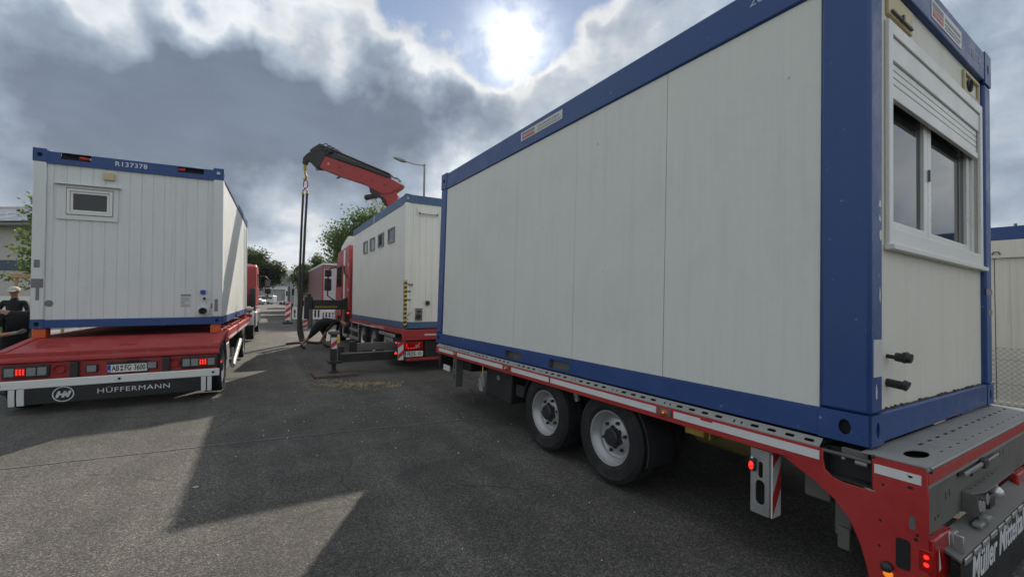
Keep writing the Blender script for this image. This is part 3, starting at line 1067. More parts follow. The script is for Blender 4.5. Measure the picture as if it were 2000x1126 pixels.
def container_mid():
    T = thing('washroom_container', 'white container with four small square windows high on its side, on the crane truck', 'container', CM, 'site containers on trailers')
    Hh = 3.051
    for (x0, x1, y0, y1) in ((0, .10, 0, .12), (W_ - .10, W_, 0, .12), (0, .10, L_ - .12, L_), (W_ - .10, W_, L_ - .12, L_)):
        po = part('corner_post', MB().box(x0, x1, y0, y1, .152, 2.86), M_white_m, T, bevel=.012)
        for (z0, z1) in ((-.003, .15), (2.862, Hh)):
            cb = MB()
            ys = -1 if y0 < 1 else 1
            yo = y0 - .003 if ys < 0 else y1 + .003
            cb.plate(rect(x0 - .003, x1 + .003, z0, z1), [ell((x0 + x1) / 2, (z0 + z1) / 2, .03, .035, 10)], FY(yo - ys * .01, ys), .01)
            cb.box(x0 - .003, x1 + .003, y0, y1, z0, z0 + .01).box(x0, x1, y0, y1, z1 - .01, z1)
            xs = -1 if x0 < 1 else 1
            xo = x0 - .003 if xs < 0 else x1 + .003
            cb.plate(rect(y0, y1, z0, z1), [], FX(xo - xs * .01, xs), .01)
            part('corner_casting', cb, M_blue_m, po)
            part('casting_cavity', MB().box(x0 + .02, x1 - .02, y0 + .02, y1 - .02, z0 + .02, z1 - .02), M_dark if z0 < 1 or x0 > 1 else M_letter, po)
    for y, s in ((0, -1), (L_, 1)):
        part('bottom_rail', MB().box(.102, W_ - .102, min(y, y - s * .08), max(y, y - s * .08), 0, .15), M_blue_m, T, bevel=.006)
        part('top_rail', MB().box(.102, W_ - .102, min(y, y - s * .08), max(y, y - s * .08), 2.855, Hh - .01), M_blue_m, T, bevel=.006)
    for x, s in ((0, -1), (W_, 1)):
        part('bottom_rail', MB().box(min(x, x - s * .08), max(x, x - s * .08), .122, L_ - .122, 0, .15), M_blue_m, T, bevel=.006)
        part('top_rail', MB().box(min(x, x - s * .08), max(x, x - s * .08), .122, L_ - .122, 2.84, Hh - .01), M_blue_m, T, bevel=.006)
    part('rail_mark', MB().box(-.002, -.0003, 3.02, 3.07, 2.84, 3.04), M_letter, T)
    part('roof_sheet', MB().box(.08, W_ - .08, .08, L_ - .08, 2.97, 2.99), M_galv, T)
    part('floor', MB().box(.05, W_ - .05, .09, L_ - .09, .02, .14), M_galv_dark, T)
    wb = MB()
    trapezoid_wall(wb, .102, W_ - .102, .151, 2.856, lambda u, v, w: (u, .02 - w, v), .155, .006, .016)
    part('end_wall', wb, M_white_m, T, smooth=False)
    part('end_wall', MB().box(.102, W_ - .102, L_ - .06, L_ - .02, .151, 2.855), M_white_m, T)
    for x, s in ((0, -1), (W_, 1)):
        for k in range(5):
            a = .122 + (L_ - .244) * k / 5
            b = .122 + (L_ - .244) * (k + 1) / 5
            mb = MB()
            trapezoid_wall(mb, a + .002, b - .002, .151, 2.842, (lambda u, v, w: (x + s * (w - .015), u, v)), .10, .007, .022)
            mb.box(min(x - s * .035, x - s * .025), max(x - s * .035, x - s * .025), a, b, .151, 2.842)
            part('wall_panel', mb, M_white_m, T, smooth=False)
    grey = plain('grey_window_frame', (0.25, 0.25, 0.245), 0.5)
    for (a, b) in ((3.84, 4.36), (2.93, 3.46), (1.93, 2.50), (.90, 1.47)):
        window_part(T, a, b, 2.06, 2.43, FX(.012), M_glass, .022, hood=False, mat=grey)
    # hatch with bar on the end
    hb = MB().plate(rect(.266, .78, 2.585, 2.77), [], FY(.014), .012)
    hp = part('hatch', hb, M_white_m, T, bevel=.004)
    part('hatch_bar', MB().box(.31, .76, -.03, -.018, 2.615, 2.63).box(.31, .335, -.03, .0, 2.61, 2.66).box(.735, .76, -.03, .0, 2.61, 2.66), M_galv_dark, hp)
    # utility recess with pipe stubs
    ub = MB().plate(rect(.235, .435, .15, .475), [rect(.25, .42, .17, .46)], FY(.014), .012)
    up = part('pipe_recess', ub, M_cream, T)
    part('pipe_recess_back', MB().box(.25, .42, .012, .018, .17, .46), M_tape, up)
    part('pipe_stub', MB().lathe([(.012, .055), (-.04, .055), (-.04, .035), (-.03, .035), (-.03, .001)], 16, 'Y', (.325, 0, .27)), M_black, up)
    part('pipe_stub', MB().box(.31, .38, -.03, .012, .365, .41), M_black, up)
    part('socket', MB().box(.50, .58, -.04, .014, .53, .63), M_black, T, bevel=.008)
    # hazard tape down the near corner, black and yellow
    n = 22
    for k in range(n):
        z0, z1 = .02 + 1.07 * k / n, .02 + 1.07 * (k + 1) / n
        for face in (0, 1):
            mb = MB()
            q = .018
            if face == 0:
                mb.prism([(.001, z0), (.055, z0 + q), (.055, z1 + q), (.001, z1)], FY(-.0035), .0012)
            else:
                mb.prism([(.001, z0), (.06, z0 + q), (.06, z1 + q), (.001, z1)], FX(-.0035), .0012)
            part('hazard_tape', mb, M_yellow if k % 2 else M_black_letter, T, smooth=False)
    for z in (.995, .84, .65):
        part('tape_patch', MB().box(.06, .19 if z > .9 else .14, -.003, .019, z - .02, z + .02), M_tape, T)
    rnd = random.Random(11)
    sc = MB()
    for k in range(9):
        x, z = .09 + rnd.uniform(-.03, .06), .26 + rnd.uniform(-.09, .12)
        sc.prism([(x + rnd.uniform(-.03, .03), z + rnd.uniform(-.03, .03)) for _ in range(3)], FY(-.0008), .0012)
    part('scrape_marks', sc, M_black_letter, T, smooth=False)
    return T


container_near()
container_left()
container_mid()


# ================================================================== wheels
def tyre_mesh(r, w, rr):
    hw = w / 2
    prof = [(-hw * .80, rr), (-hw * .93, rr + .02), (-hw * .955, rr + .032), (-hw * .985, rr + .036), (-hw * .985, rr + .046), (-hw, rr + (r - rr) * .45), (-hw * .99, rr + (r - rr) * .66), (-hw * 1.01, rr + (r - rr) * .68), (-hw * 1.005, rr + (r - rr) * .74), (-hw * .965, rr + (r - rr) * .78), (-hw * .86, r - .012)]
    nr = 4
    tread = [(-hw * .80, r - .003)]
    for k in range(nr):
        x = -hw * .62 + k * (hw * 1.24) / (nr - 1)
        tread += [(x - .008, r), (x - .005, r - .012), (x + .005, r - .012), (x + .008, r)]
    tread.append((hw * .80, r - .003))
    prof = prof + tread + [(-a, b) for a, b in reversed(prof)]
    mb = MB().lathe(prof, 48, 'X')
    return mb.mesh('wheel', M_rubber)


def rim_mesh(rr, w, side=-1, disc=.06, nbolt=8, mat=None):
    """dished steel rim, outer face towards side*x; disc: depth of the disc behind the lip"""
    s = side
    hw = w / 2 * .80
    mb = MB()
    prof = [(s * hw, rr + .006), (s * (hw + .012), rr + .004), (s * (hw + .010), rr - .008), (s * (hw - .03), rr - .022), (s * (hw - .05), rr - .045), (s * (hw - disc), rr - .055),
            (s * (hw - disc - .006), rr - .075), (s * (hw - disc + .012), rr * .50), (s * (hw - disc + .012), .03), (s * (hw - disc + .012), .001)]
    mb.lathe(prof, 40, 'X')
    mb.lathe([(-s * hw, rr + .004), (-s * hw, rr - .03), (s * (hw - disc - .02), rr - .06)], 32, 'X')
    return mb.mesh('rim', mat or M_rim)


def hub_mesh(side, x0, r0, big=True):
    s = side
    mb = MB()
    mb.lathe([(s * x0, r0), (s * (x0 + .05), r0 * .94), (s * (x0 + .065), r0 * .8), (s * (x0 + .07), .001)], 20, 'X')
    for k in range(6):
        a = 2 * pi * k / 6 + .3
        c = Vector((0, cos(a), sin(a)))
        mb.cyl(Vector((s * (x0 - .002), 0, 0)) + c * r0 * .98, Vector((s * (x0 + .028), 0, 0)) + c * r0 * .98, .020, .016, 8)
        c2 = Vector((0, cos(a + .5), sin(a + .5)))
        mb.cyl(Vector((s * (x0 - .002), 0, 0)) + c2 * r0 * 1.55, Vector((s * (x0 + .022), 0, 0)) + c2 * r0 * 1.55, .018, .014, 6)
    return mb.mesh('hub', M_black)


def make_wheel(T, loc, tm, rm, hm):
    w = part('wheel', tm, None, T, loc)
    part('rim', rm, None, w)
    part('hub', hm, None, w)
    return w


TY_R = tyre_mesh(.395, .25, .235)
RIM_R = rim_mesh(.235, .25, -1, .075)
RIM_Rr = rim_mesh(.235, .25, 1, .075)
HUB_R = hub_mesh(-1, .035, .085)
HUB_Rr = hub_mesh(1, .035, .085)
TY_T = tyre_mesh(.42, .28, .27)
RIM_T = rim_mesh(.27, .28, 1, .05)
RIM_Tl = rim_mesh(.27, .28, -1, .05)
TY_L = tyre_mesh(.46, .28, .29)
RIM_L = rim_mesh(.29, .28, 1, .05)
RIM_Ll = rim_mesh(.29, .28, -1, .05)
HUB_L = hub_mesh(1, .06, .10)
HUB_Ll = hub_mesh(-1, .06, .10)
RIM_M = rim_mesh(.29, .28, -1, .05, mat=M_chrome)
RIM_Mr = rim_mesh(.29, .28, 1, .05, mat=M_chrome)


# ================================================================== trailer R (near)
def trailer_near():
    T = thing('low_trailer', 'red low trailer with perforated grey deck edge and two axles, carrying the largest container', 'trailer', CR @ down(HR), 'trailers and trucks in the convoy', off=HR)
    x0 = -.06
    x1 = W_ + .06
    # side rails: slanted perforated strip, red lip, reflective tape, lamps
    for s, xe in ((-1, x0), (1, x1)):
        fn = lambda u, v, w: (xe - s * .052 + s * (v * .82 + w * .57), u, -.016 - v * .72 + w * .82)
        mb = MB()
        y = .215
        while y < 5.85:
            y1 = min(y + .556, 5.90)
            holes = []
            if s < 0 and y1 - y > .5:
                for j in range(4):
                    holes.append(slot(y + .06 + j * .104, .028, .026, .0095))
                for j in range(2):
                    holes.append(slot_v(y + .455 + j * .05, .030, .006, .011, 3))
            mb.plate(rect(y, y1, 0, .056), holes, fn, .004)
            y = y1
        part('perforated_deck_edge', mb, M_galv, T, smooth=False)
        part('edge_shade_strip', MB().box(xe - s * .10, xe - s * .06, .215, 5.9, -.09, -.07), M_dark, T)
        lip = MB().box(min(xe, xe - s * .012), max(xe, xe - s * .012), .20, 5.90, -.150, -.056)
        lip.box(min(xe - s * .0, xe - s * .09), max(xe - s * .0, xe - s * .09), .20, 5.90, -.160, -.148)
        side = part('side_rail', lip, M_red, T, bevel=.003, seg=1)
        if s < 0:
            for (a, b) in ((.212, 1.175), (1.335, 2.705), (2.735, 3.49), (3.70, 5.05), (5.20, 5.78)):
                part('reflective_strip', MB().box(xe - .0015, xe - .0002, a, b, -.122, -.072), M_reflw, side)
            for y in (1.255, 3.60, 5.12):
                lb = part('side_marker_lamp', MB().box(xe - .012, xe - .0005, y - .06, y + .06, -.125, -.068), M_galv_dark, side, bevel=.004)
                lz = MB().ball((xe - .010, y - .004, -.097), .03, 12, .5, 1.3, .75)
                part('marker_lens', lz, M_lens_amber, side)
                part('marker_led', MB().ball((xe - .026, y - .004, -.097), .007, 8), M_led_amber, side)
            part('tape_chip', MB().box(xe - .0022, xe - .0004, .86, .95, -.082, -.068), M_red, side)
    # main chassis under the deck
    ch = MB()
    for x in (.75, W_ - .75):
        ch.box(x - .07, x + .07, -.1, 6.6, -.36, -.14)
    for y in (.35, 1.3, 2.4, 3.4, 4.4, 5.4):
        ch.box(-.03, W_ + .03, y - .04, y + .04, -.14, -.075)
    ch.box(.03, W_ - .03, .22, 5.9, -.055, -.03)
    part('chassis', ch, M_chassis, T)
    ax = MB()
    for y in (1.90, 2.87):
        ax.cyl((.1, y, -.50), (W_ - .1, y, -.50), .07)
        for x in (.62, W_ - .62):
            ax.box(x - .05, x + .05, y - .35, y + .15, -.48, -.40)
            ax.cyl((x, y + .2, -.45), (x, y + .2, -.18), .11)
    part('axles', ax, M_chassis, T)
    for y in (1.90, 2.87):
        make_wheel(T, (.11, y, -.478), TY_R, RIM_R, HUB_R)
        make_wheel(T, (W_ - .11, y, -.478), TY_R, RIM_Rr, HUB_Rr)
        part('wheel', TY_R, None, T, (.40, y, -.478))
    # mudguards
    for (yc, a0, a1) in ((2.87, 12, 95), (1.90, 92, 196)):
        for xa in (.0, W_ - .30):
            pts = []
            for i in range(10):
                t = radians(a0 + (a1 - a0) * i / 9)
                pts.append((yc + .455 * cos(t), -.478 + .455 * sin(t)))
            outer = pts + [(yc + (p[0] - yc) * .965, -.478 + (p[1] + .478) * .965) for p in reversed(pts)]
            if yc > 2:
                outer = outer
            part('mudguard', MB().prism(outer, lambda u, v, w: (xa + w, u, v), .30), M_mudflap, T)
    # tool box, air tank, bracket and wheel chock under the deck
    tb = part('tool_box', MB().box(.03, .6, 3.62, 4.28, -.56, -.165), M_chassis, T, bevel=.02)
    part('box_catch', MB().box(.018, .03, 3.9, 3.96, -.30, -.25), M_galv, tb)
    part('air_tank', MB().cyl((.5, .75, -.31), (.5, 1.32, -.31), .11, n=18), M_olive, T, bevel=.01)
    part('tow_bracket', MB().box(.05, .12, 1.0, 1.16, -.24, -.16).box(.1, .4, .98, 1.0, -.26, -.16), M_brass, T, bevel=.01)
    part('wheel_bracket', MB().box(.02, .06, 3.33, 3.5, -.42, -.28), M_chassis, T, bevel=.01)
    pl_ = MB().box(.02, .05, 2.36, 2.42, -.21, -.17).cyl((.02, 2.38, -.235), (.05, 2.38, -.235), .025)
    part('air_valve', pl_, M_galv, T)
    part('sun_blocking_box', MB().box(1.3, 2.40, 3.45, 5.7, -.62, -.165), M_chassis, T, bevel=.02)  # box on the far side, added to keep sun off the road below
    part('sun_blocking_board', MB().box(.12, W_ - .02, 6.12, 6.20, -.45, .24), M_chassis, T, bevel=.01)  # added board past the container front, blocks sun slipping under the trailer
    # front support leg
    fl = MB().plate(rrect(5.20, 5.32, -.62, -.165, .01), [slot_v(5.26, -.30, .02, .05), slot_v(5.26, -.48, .02, .05)], FX(.02), .02)
    fl.box(.02, .12, 5.20, 5.225, -.62, -.165).box(.02, .12, 5.295, 5.32, -.62, -.165)
    part('support_leg', fl, M_galv_dark, T, bevel=.004)
    part('leg_beam', MB().box(.12, .7, 4.95, 5.5, -.36, -.165), M_chassis, T, bevel=.02)
    part('white_reflector', MB().box(-.02, .0, 5.42, 5.66, -.415, -.325), M_reflw, T, bevel=.006)
    part('drawbar', MB().box(W_ / 2 - .12, W_ / 2 + .12, 6.55, 8.1, -.42, -.28), M_red, T, bevel=.02)
    # rear side marker: slotted bracket with lamp and striped plate
    mk = MB().plate(rrect(.50, .615, -.575, -.175, .008), [slot_v(.555, -.44, .028, .075), slot_v(.553, -.30, .014, .05)], FX(-.015), .008)
    mk.box(-.014, .02, .494, .502, -.575, -.175)
    mk.box(-.014, .02, .613, .62, -.575, -.175)
    br = part('marker_bracket', mk, M_alu, T, bevel=.003)
    part('marker_lamp', MB().box(-.05, -.023, .575, .615, -.315, -.235), M_black, br, bevel=.008)
    part('marker_lens', MB().ball((-.052, .597, -.28), .02, 10, .6, .8, 1.4), M_led_red, br)
    part('marker_lens', MB().ball((-.04, .597, -.235), .009, 8), M_letter, br)
    # striped board faces the rear
    sb = part('stripe_board', MB().box(-.014, .085, .484, .492, -.575, -.19), M_reflw, T)
    for (za, zb) in ((-.58, -.44), (-.27, -.19)):
        pts = [(-.014, za), (.085, za + .18), (.085, zb + .18), (-.014, zb)]
        pts = [(u, min(max(v, -.575), -.19)) for u, v in pts]
        part('red_stripe', MB().prism(pts, FY(.4838), .001), M_reflr, sb, smooth=False)
    # rear side plate: red, swept, with the lashing recess
    prof = [(.205, -.056), (.205, -.155), (.40, -.162), (.33, -.20), (.24, -.245), (.14, -.31), (.07, -.39), (.025, -.49), (-.005, -.60), (-.02, -.70),
            (-.24, -.70), (-.24, -.165), (-.235, -.026), (-.025, -.026), (-.025, -.19), (-.045, -.206), (.10, -.206), (.15, -.195), (.185, -.165), (.195, -.11), (.195, -.056)]
    for s, xe in ((-1, x0), (1, x1)):
        mb = MB().prism(prof, FX(xe - s * .012, s), .012)
        sp = part('rear_side_plate', mb, M_red, T, bevel=.003, seg=1)
        if s < 0:
            part('reflective_strip', MB().prism([(-.035, -.062), (-.215, -.062), (-.215, -.108), (-.035, -.108)], FX(xe - .0004), .001), M_reflw, sp)
            for (yy, zz, a, b) in ((-.175, -.080, .010, .006), (-.175, -.132, .012, .006), (-.07, -.155, .006, .006), (-.20, -.345, .006, .008), (-.195, -.368, .008, .009), (-.06, -.335, .006, .006), (-.055, -.46, .006, .006)):
                part('plate_hole', MB().prism(ell(yy, zz, a, b, 10), FX(xe - .0003), .0012), M_dark, sp)
            part('plate_slot', MB().prism(slot_v(-.182, -.295, .012, .032), FX(xe - .0003), .0012), M_galv_dark, sp)
    # recess box behind the plate
    rc = MB().box(x0 + .012, x0 + .10, -.03, .20, -.20, -.19).box(x0 + .09, x0 + .10, -.03, .20, -.19, -.05)
    rc.box(x0 + .01, x0 + .09, -.03, -.02, -.20, -.03).box(x0 + .01, x0 + .09, .195, .205, -.20, -.05)
    part('lashing_recess', rc, M_chassis, T)
    rk = MB().box(x0 + .004, x0 + .02, -.02, .198, -.072, -.056).box(x0 + .03, x0 + .06, .0, .12, -.07, -.03)
    part('twist_lock', rk, M_galv_dark, T, bevel=.004)
    part('twist_lock_knob', MB().ball((x0 + .02, .105, -.082), .012, 8).cyl((x0 + .02, .05, -.085), (x0 + .02, .0, -.085), .014), M_galv, T)
    # deck plate at the rear, with slots
    holes = [ell(.17, -.135, .10, .045, 18)]
    for k in range(14):
        holes.append(slot(.42 + k * .145, -.085, .034, .008))
        holes.append(slot(.36 + k * .145, -.185, .020, .005))
    mb = MB().plate(rect(x0, x1, -.236, .02), [[(p[0], p[1]) for p in h] for h in holes], FZ(-.024), .005)
    part('rear_deck_plate', mb, M_galv, T, smooth=False)
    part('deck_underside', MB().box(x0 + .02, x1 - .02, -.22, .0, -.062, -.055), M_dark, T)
    part('deck_edge_roll', MB().cyl((x0, -.236, -.030), (x1, -.236, -.030), .009, n=10), M_galv, T)
    part('edge_plug', MB().ball((x0 + .02, -.238, -.034), .015, 8), M_black, T)
    part('edge_plug', MB().ball((x0 + .0, -.03, -.028), .010, 8), M_black, T)
    # rear face
    part('rear_band', MB().box(x0 + .004, x1 - .004, -.242, -.230, -.098, -.042), M_red, T, bevel=.002)
    rp = MB().plate(rect(x0 + .004, x1 - .004, -.345, -.10), [rrect(.42, .50, -.16, -.12, .008), slot_v(.24, -.21, .010, .022), slot_v(.30, -.208, .010, .022), rrect(.66, .73, -.20, -.155, .006), slot_v(1.32, -.17, .01, .022), slot_v(1.40, -.17, .01, .022), slot_v(.08, -.29, .014, .01), slot_v(.12, -.285, .012, .008)], FY(-.218), .010)
    part('rear_plate', rp, M_galv_dark, T, smooth=False)
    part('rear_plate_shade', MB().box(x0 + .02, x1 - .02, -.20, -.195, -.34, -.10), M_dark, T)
    part('plate_flange', MB().box(x0 + .004, x1 - .004, -.236, -.226, -.124, -.100), M_galv, T, bevel=.003)
    part('latch_bar', MB().box(.47, .80, -.255, -.242, -.150, -.128).box(.90, 1.18, -.252, -.242, -.150, -.134), M_galv, T, bevel=.004)
    part('latch_block', MB().box(.80, .88, -.262, -.230, -.165, -.115), M_black, T, bevel=.006)
    part('plate_bracket', MB().plate([(.50, -.228), (1.30, -.228), (1.30, -.275), (1.24, -.30), (.62, -.30), (.50, -.27)], [ell(.60 + i * .09, -.24, .012, .006, 8) for i in range(6)], FZ(-.245), .006).box(.50, .506, -.29, -.228, -.345, -.245), M_galv_dark, T, bevel=.002)
    cp = MB()
    for (x, z) in ((.56, -.31), (.62, -.325), (.70, -.30)):
        cp.cyl((x, -.225, z), (x, -.285, z), .030, .026)
        cp.lathe([(-.287, .032), (-.29, .030), (-.29, .001)], 14, 'Y', (x, 0, z))
    part('air_couplings', cp, M_galv, T)
    part('coupling_glint', MB().ball((.95, -.275, -.315), .035, 12), M_chrome, T)
    part('socket_box', MB().box(.74, .86, -.29, -.225, -.37, -.30), M_black, T, bevel=.01)
    part('coupling_lever', MB().box(.52, .74, -.30, -.26, -.415, -.395).box(.60, .66, -.31, -.27, -.40, -.37), M_galv, T, bevel=.005)
    # bumper shelf with tabs, and lettered skirt
    sh = MB()
    sh.prism([(-.215, -.395), (-.315, -.445), (-.315, -.457), (-.215, -.41)], lambda u, v, w: (x0 + .14 + w, u, v), x1 - x0 - .28)
    part('bumper_shelf', sh, M_galv_dark, T)
    for k in range(15):
        x = x0 + .18 + k * .155
        part('bumper_tab', MB().box(x, x + .115, -.325, -.316, -.475, -.445), M_alu, T, bevel=.004)
    part('skirt', MB().box(x0 + .16, x1 - .16, -.314, -.306, -.80, -.458), M_skirt, T, bevel=.003)
    flat_text('skirt_lettering', 'Müller Mitteltal', M_letter, T, basis((.82, -.3145, -.555), (1, 0, 0), (0, 0, 1)), .19, .0008, bold=.004, sx=.95, shear=.2).location.z = HR
    # tail lamps
    for s, xa, xb in ((-1, -.055, .20), (1, 1.62, 1.90)):
        lb = part('tail_lamp', MB().prism([(xa, -.345), (xb, -.345), (xb - .03, -.555), (xa, -.56)], FY(-.225), .035), M_lens_red, T, bevel=.008)
        part('lamp_reflector', MB().prism([(xa + .055, -.395), (xa + .08, -.49), (xa + .058, -.50)], FY(-.2604), .001), M_reflw, lb, smooth=False)
        part('lamp_reflector', MB().prism([(xb - .06, -.355), (xb - .035, -.352), (xb - .045, -.45)], FY(-.2604), .001), M_reflw, lb, smooth=False)
        if s < 0:
            part('lamp_side_window', MB().box(xa - .008, xa + .002, -.256, -.205, -.50, -.40), M_lens_red, lb, bevel=.003)
            for z in (-.43, -.465):
                part('lamp_led', MB().ball((xa - .009, -.232, z), .011, 8), M_led_red, lb)
    part('lamp_slot', MB().prism(rrect(-.175, -.120, -.53, -.385, .015), FX(x0 - .0004), .0012), M_dark, T)
    part('lamp_bracket', MB().box(.16, .235, -.275, -.26, -.44, -.36).box(.16, .175, -.31, -.26, -.44, -.36), M_alu, T, bevel=.004)
    part('corner_lamp', MB().lathe([(0, .024), (-.025, .024), (-.035, .016), (-.04, .001)], 14, 'X', (x0 - .001, -.09, -.545)), M_black, T)
    part('corner_lamp_lens', MB().ball((x0 - .016, -.095, -.575), .020, 10), M_led_amber, T)
    part('rear_support_leg', MB().box(.1, .18, .12, .2, -.56, -.30).box(.08, .14, .12, .18, -.62, -.5), M_galv_dark, T, bevel=.006)
    part('underrun_beam', MB().box(.10, W_ - .1, .22, .36, -.40, -.25), M_galv_dark, T, bevel=.01)
    # gloves hung by a strap on the tool box
    G = thing('work_gloves', 'pair of worn grey work gloves hung by a yellow strap under the near trailer', 'gloves', CR @ Matrix.Translation((-.005, 4.30, -.36)))
    for k, (dx, dz, tilt) in enumerate(((0, 0, .2), (-.02, -.06, -.25))):
        mb = MB()
        mb.ball((dx, .02 * k, dz + .01), .045, 10, .4, .85, 1.1)
        for f in range(4):
            a = tilt + (f - 1.5) * .22
            yb = .02 * k + (f - 1.5) * .020
            mb.tube([(dx, yb, dz - .025), (dx - .004, yb + sin(a) * .03, dz - .06), (dx - .002, yb + sin(a) * .05, dz - .085 - .008 * (f in (1, 2)))], [.012, .011, .008], 7)
        mb.tube([(dx, .02 * k + .035, dz + .01), (dx - .01, .02 * k + .06, dz - .02), (dx - .01, .02 * k + .065, dz - .04)], [.013, .012, .009], 7)
        mb.lathe([(0, .03), (.03, .034), (.06, .036)], 10, 'Z', (dx, .02 * k, dz + .03))
        part('glove', mb, M_glove, G)
    part('strap', MB().box(-.012, -.008, -.012, .012, .02, .20), M_yellow, G)
    return T


def slot_v(cu, cv, a, b, n=5):
    return rrect(cu - a, cu + a, cv - b, cv + b, a * 0.98, n)


# ================================================================== trailer L
def number_plate(T, name, x0, x1, z0, z1, y, groups, seals_after):
    P = part(name, MB().box(x0, x1, y - .006, y, z0, z1), M_plate, T, bevel=.002)
    bw = (x1 - x0) * .085
    part('euro_band', MB().box(x0 + .003, x0 + bw, y - .0075, y - .0062, z0 + .003, z1 - .003), M_eu, P)
    h = (z1 - z0)
    zc = (z0 + z1) / 2
    for s, xc in groups:
        flat_text('plate_lettering', s, M_black_letter, P, basis((xc, y - .0068, zc), (1, 0, 0), (0, 0, 1)), h * .98, .0006, bold=.0022, sx=.60)
    for zz in (.22, -.2):
        part('plate_seal', MB().prism(ell(seals_after, zc + h * zz, h * .16, h * .17, 12), FY(y - .0062), .001), M_galv_dark if zz > 0 else M_tape, P)
    part('band_letter', MB().box(x0 + bw * .3, x0 + bw * .7, y - .0085, y - .0076, z0 + h * .12, z0 + h * .32), M_letter, P)
    return P


def trailer_left():
    T = thing('flatbed_trailer', 'red flatbed trailer with white bumper bar over a black lettered skirt, at left', 'trailer', CL @ down(HL), 'trailers and trucks in the convoy', off=HL)
    xa, xb = .0, 2.50
    # deck: level under the container, ramped at the back
    for (a, b) in ((xa + .10, .82), (.824, 1.70), (1.704, xb - .10)):
        dk = MB()
        dk.add([(a, 6.3, -.155), (b, 6.3, -.155), (b, .02, -.155), (a, .02, -.155), (a, -.86, -.275), (b, -.86, -.275),
                (a, 6.3, -.20), (b, 6.3, -.20), (b, -.86, -.32), (a, -.86, -.32)],
               [(0, 3, 2, 1), (3, 4, 5, 2), (6, 7, 8, 9), (4, 9, 8, 5), (0, 1, 7, 6), (0, 6, 9, 4, 3), (1, 2, 5, 8, 7)])
        part('deck_plate', dk, M_red_deck, T, smooth=False)
    for s, x in ((-1, xa), (1, xb)):
        eb = MB()
        x1_, x2_ = (x, x + .10) if s < 0 else (x - .10, x)
        eb.add([(x1_, .02, -.14), (x2_, .02, -.14), (x2_, -.88, -.262), (x1_, -.88, -.262), (x1_, .02, -.20), (x2_, .02, -.20), (x2_, -.88, -.36), (x1_, -.88, -.36)],
               [(0, 3, 2, 1), (4, 5, 6, 7), (0, 1, 5, 4), (3, 7, 6, 2), (0, 4, 7, 3), (1, 2, 6, 5)])
        part('ramp_edge', eb, M_red_deck, T, bevel=.008)
        part('side_rail', MB().box(x1_, x2_, .05, 6.3, -.34, -.14), M_red, T, bevel=.01)
        part('reflective_strip', MB().box((x - .0012 if s < 0 else x + .0002), (x - .0002 if s < 0 else x + .0012), .5, 6.2, -.32, -.265), M_reflw, T)
    if True:
        rb = MB()
        for k in range(7):
            y = -.1 - k * .09
            z = -.155 - (.02 - y) / .88 * .12
            rb.box(.13 + k * .03, .42 + k * .04, y - .010, y + .010, z - .01, z + .008)
        part('grip_ribs', rb, M_red_deck, T)
        part('deck_slot', MB().box(1.22, 1.42, -.66, -.63, -.253, -.2425), M_dark, T)
        ls = MB()
        for k in range(9):
            ls.cyl((xb - .06, .5 + k * .62, -.14), (xb - .06, .5 + k * .62, -.115), .03, n=10)
        part('lashing_studs', ls, M_red, T)
    # rear lip
    lp = MB().prism([(-.86, -.268), (-.90, -.285), (-.90, -.345), (-.93, -.385), (-.93, -.415), (-.88, -.43), (-.86, -.43)], lambda u, v, w: (xa + w, u, v), xb - xa)
    part('rear_lip', lp, M_red_deck, T, bevel=.006)
    part('lip_weld', MB().cyl((.15, -.917, -.372), (2.45, -.917, -.372), .007, n=8), M_red, T)
    bo = MB()
    for x in (.80, 1.15, 1.42, 1.75):
        bo.cyl((x, -.90, -.32), (x, -.907, -.32), .03, n=12)
    part('lip_bolts', bo, M_red_deck, T)
    bk = part('rear_panel', MB().box(xa + .03, xb - .03, -.885, -.87, -.66, -.432), M_red_deck, T)
    # light clusters
    for (a, b, cells) in ((.08, .545, 'crcc'), (2.005, 2.47, 'ccrc')):
        lb = part('light_cluster', MB().box(a, b, -.925, -.887, -.625, -.455), M_black, T, bevel=.012)
        w = (b - a - .04) / 4
        for k, c in enumerate(cells):
            u0 = a + .02 + k * w
            if c == 'r':
                part('lamp_lens', MB().box(u0 + .003, u0 + w - .003, -.932, -.926, -.60, -.48), M_lens_red, lb, bevel=.004)
                for i in range(3):
                    for j in range(3):
                        if True:
                            part('lamp_led', MB().ball((u0 + w * (.2 + .3 * i), -.934, -.515 - j * .028 + .004), .013, 8, 1, .5, 1), M_led_red, lb)
            else:
                part('lamp_lens', MB().box(u0 + .008, u0 + w - .008, -.932, -.926, -.595, -.485), M_lens_clear, lb, bevel=.006)
    # tow rings, brackets, work lamps
    for x in (.64, 1.93):
        part('tow_ring', MB().lathe([(-.89, .06), (-.905, .068), (-.92, .06), (-.905, .052), (-.89, .06)], 20, 'Y', (x, 0, -.53)), M_red, T)
    for x in (.80, 1.83):
        part('bumper_bracket', MB().box(x - .045, x + .045, -.95, -.886, -.70, -.44), M_black, T, bevel=.01)
    for x in (.98, 1.66):
        lb = part('work_lamp', MB().box(x - .065, x + .065, -.925, -.886, -.60, -.49), M_black, T, bevel=.012)
        part('lamp_lens', MB().box(x - .05, x + .05, -.93, -.9255, -.59, -.50), M_lens_clear, lb, bevel=.008)
    pb = MB().box(1.14, 1.62, -.900, -.886, -.64, -.47)
    part('plate_holder', pb, M_black, T, bevel=.006)
    number_plate(T, 'number_plate', 1.145, 1.60, -.625, -.53 + .02, -.9002, (('AB', 1.238), ('FG', 1.378), ('3600', 1.512)), 1.308)
    part('plate_lamp_shade', MB().box(1.36, 1.50, -.93, -.886, -.475, -.455), M_black, T, bevel=.006)
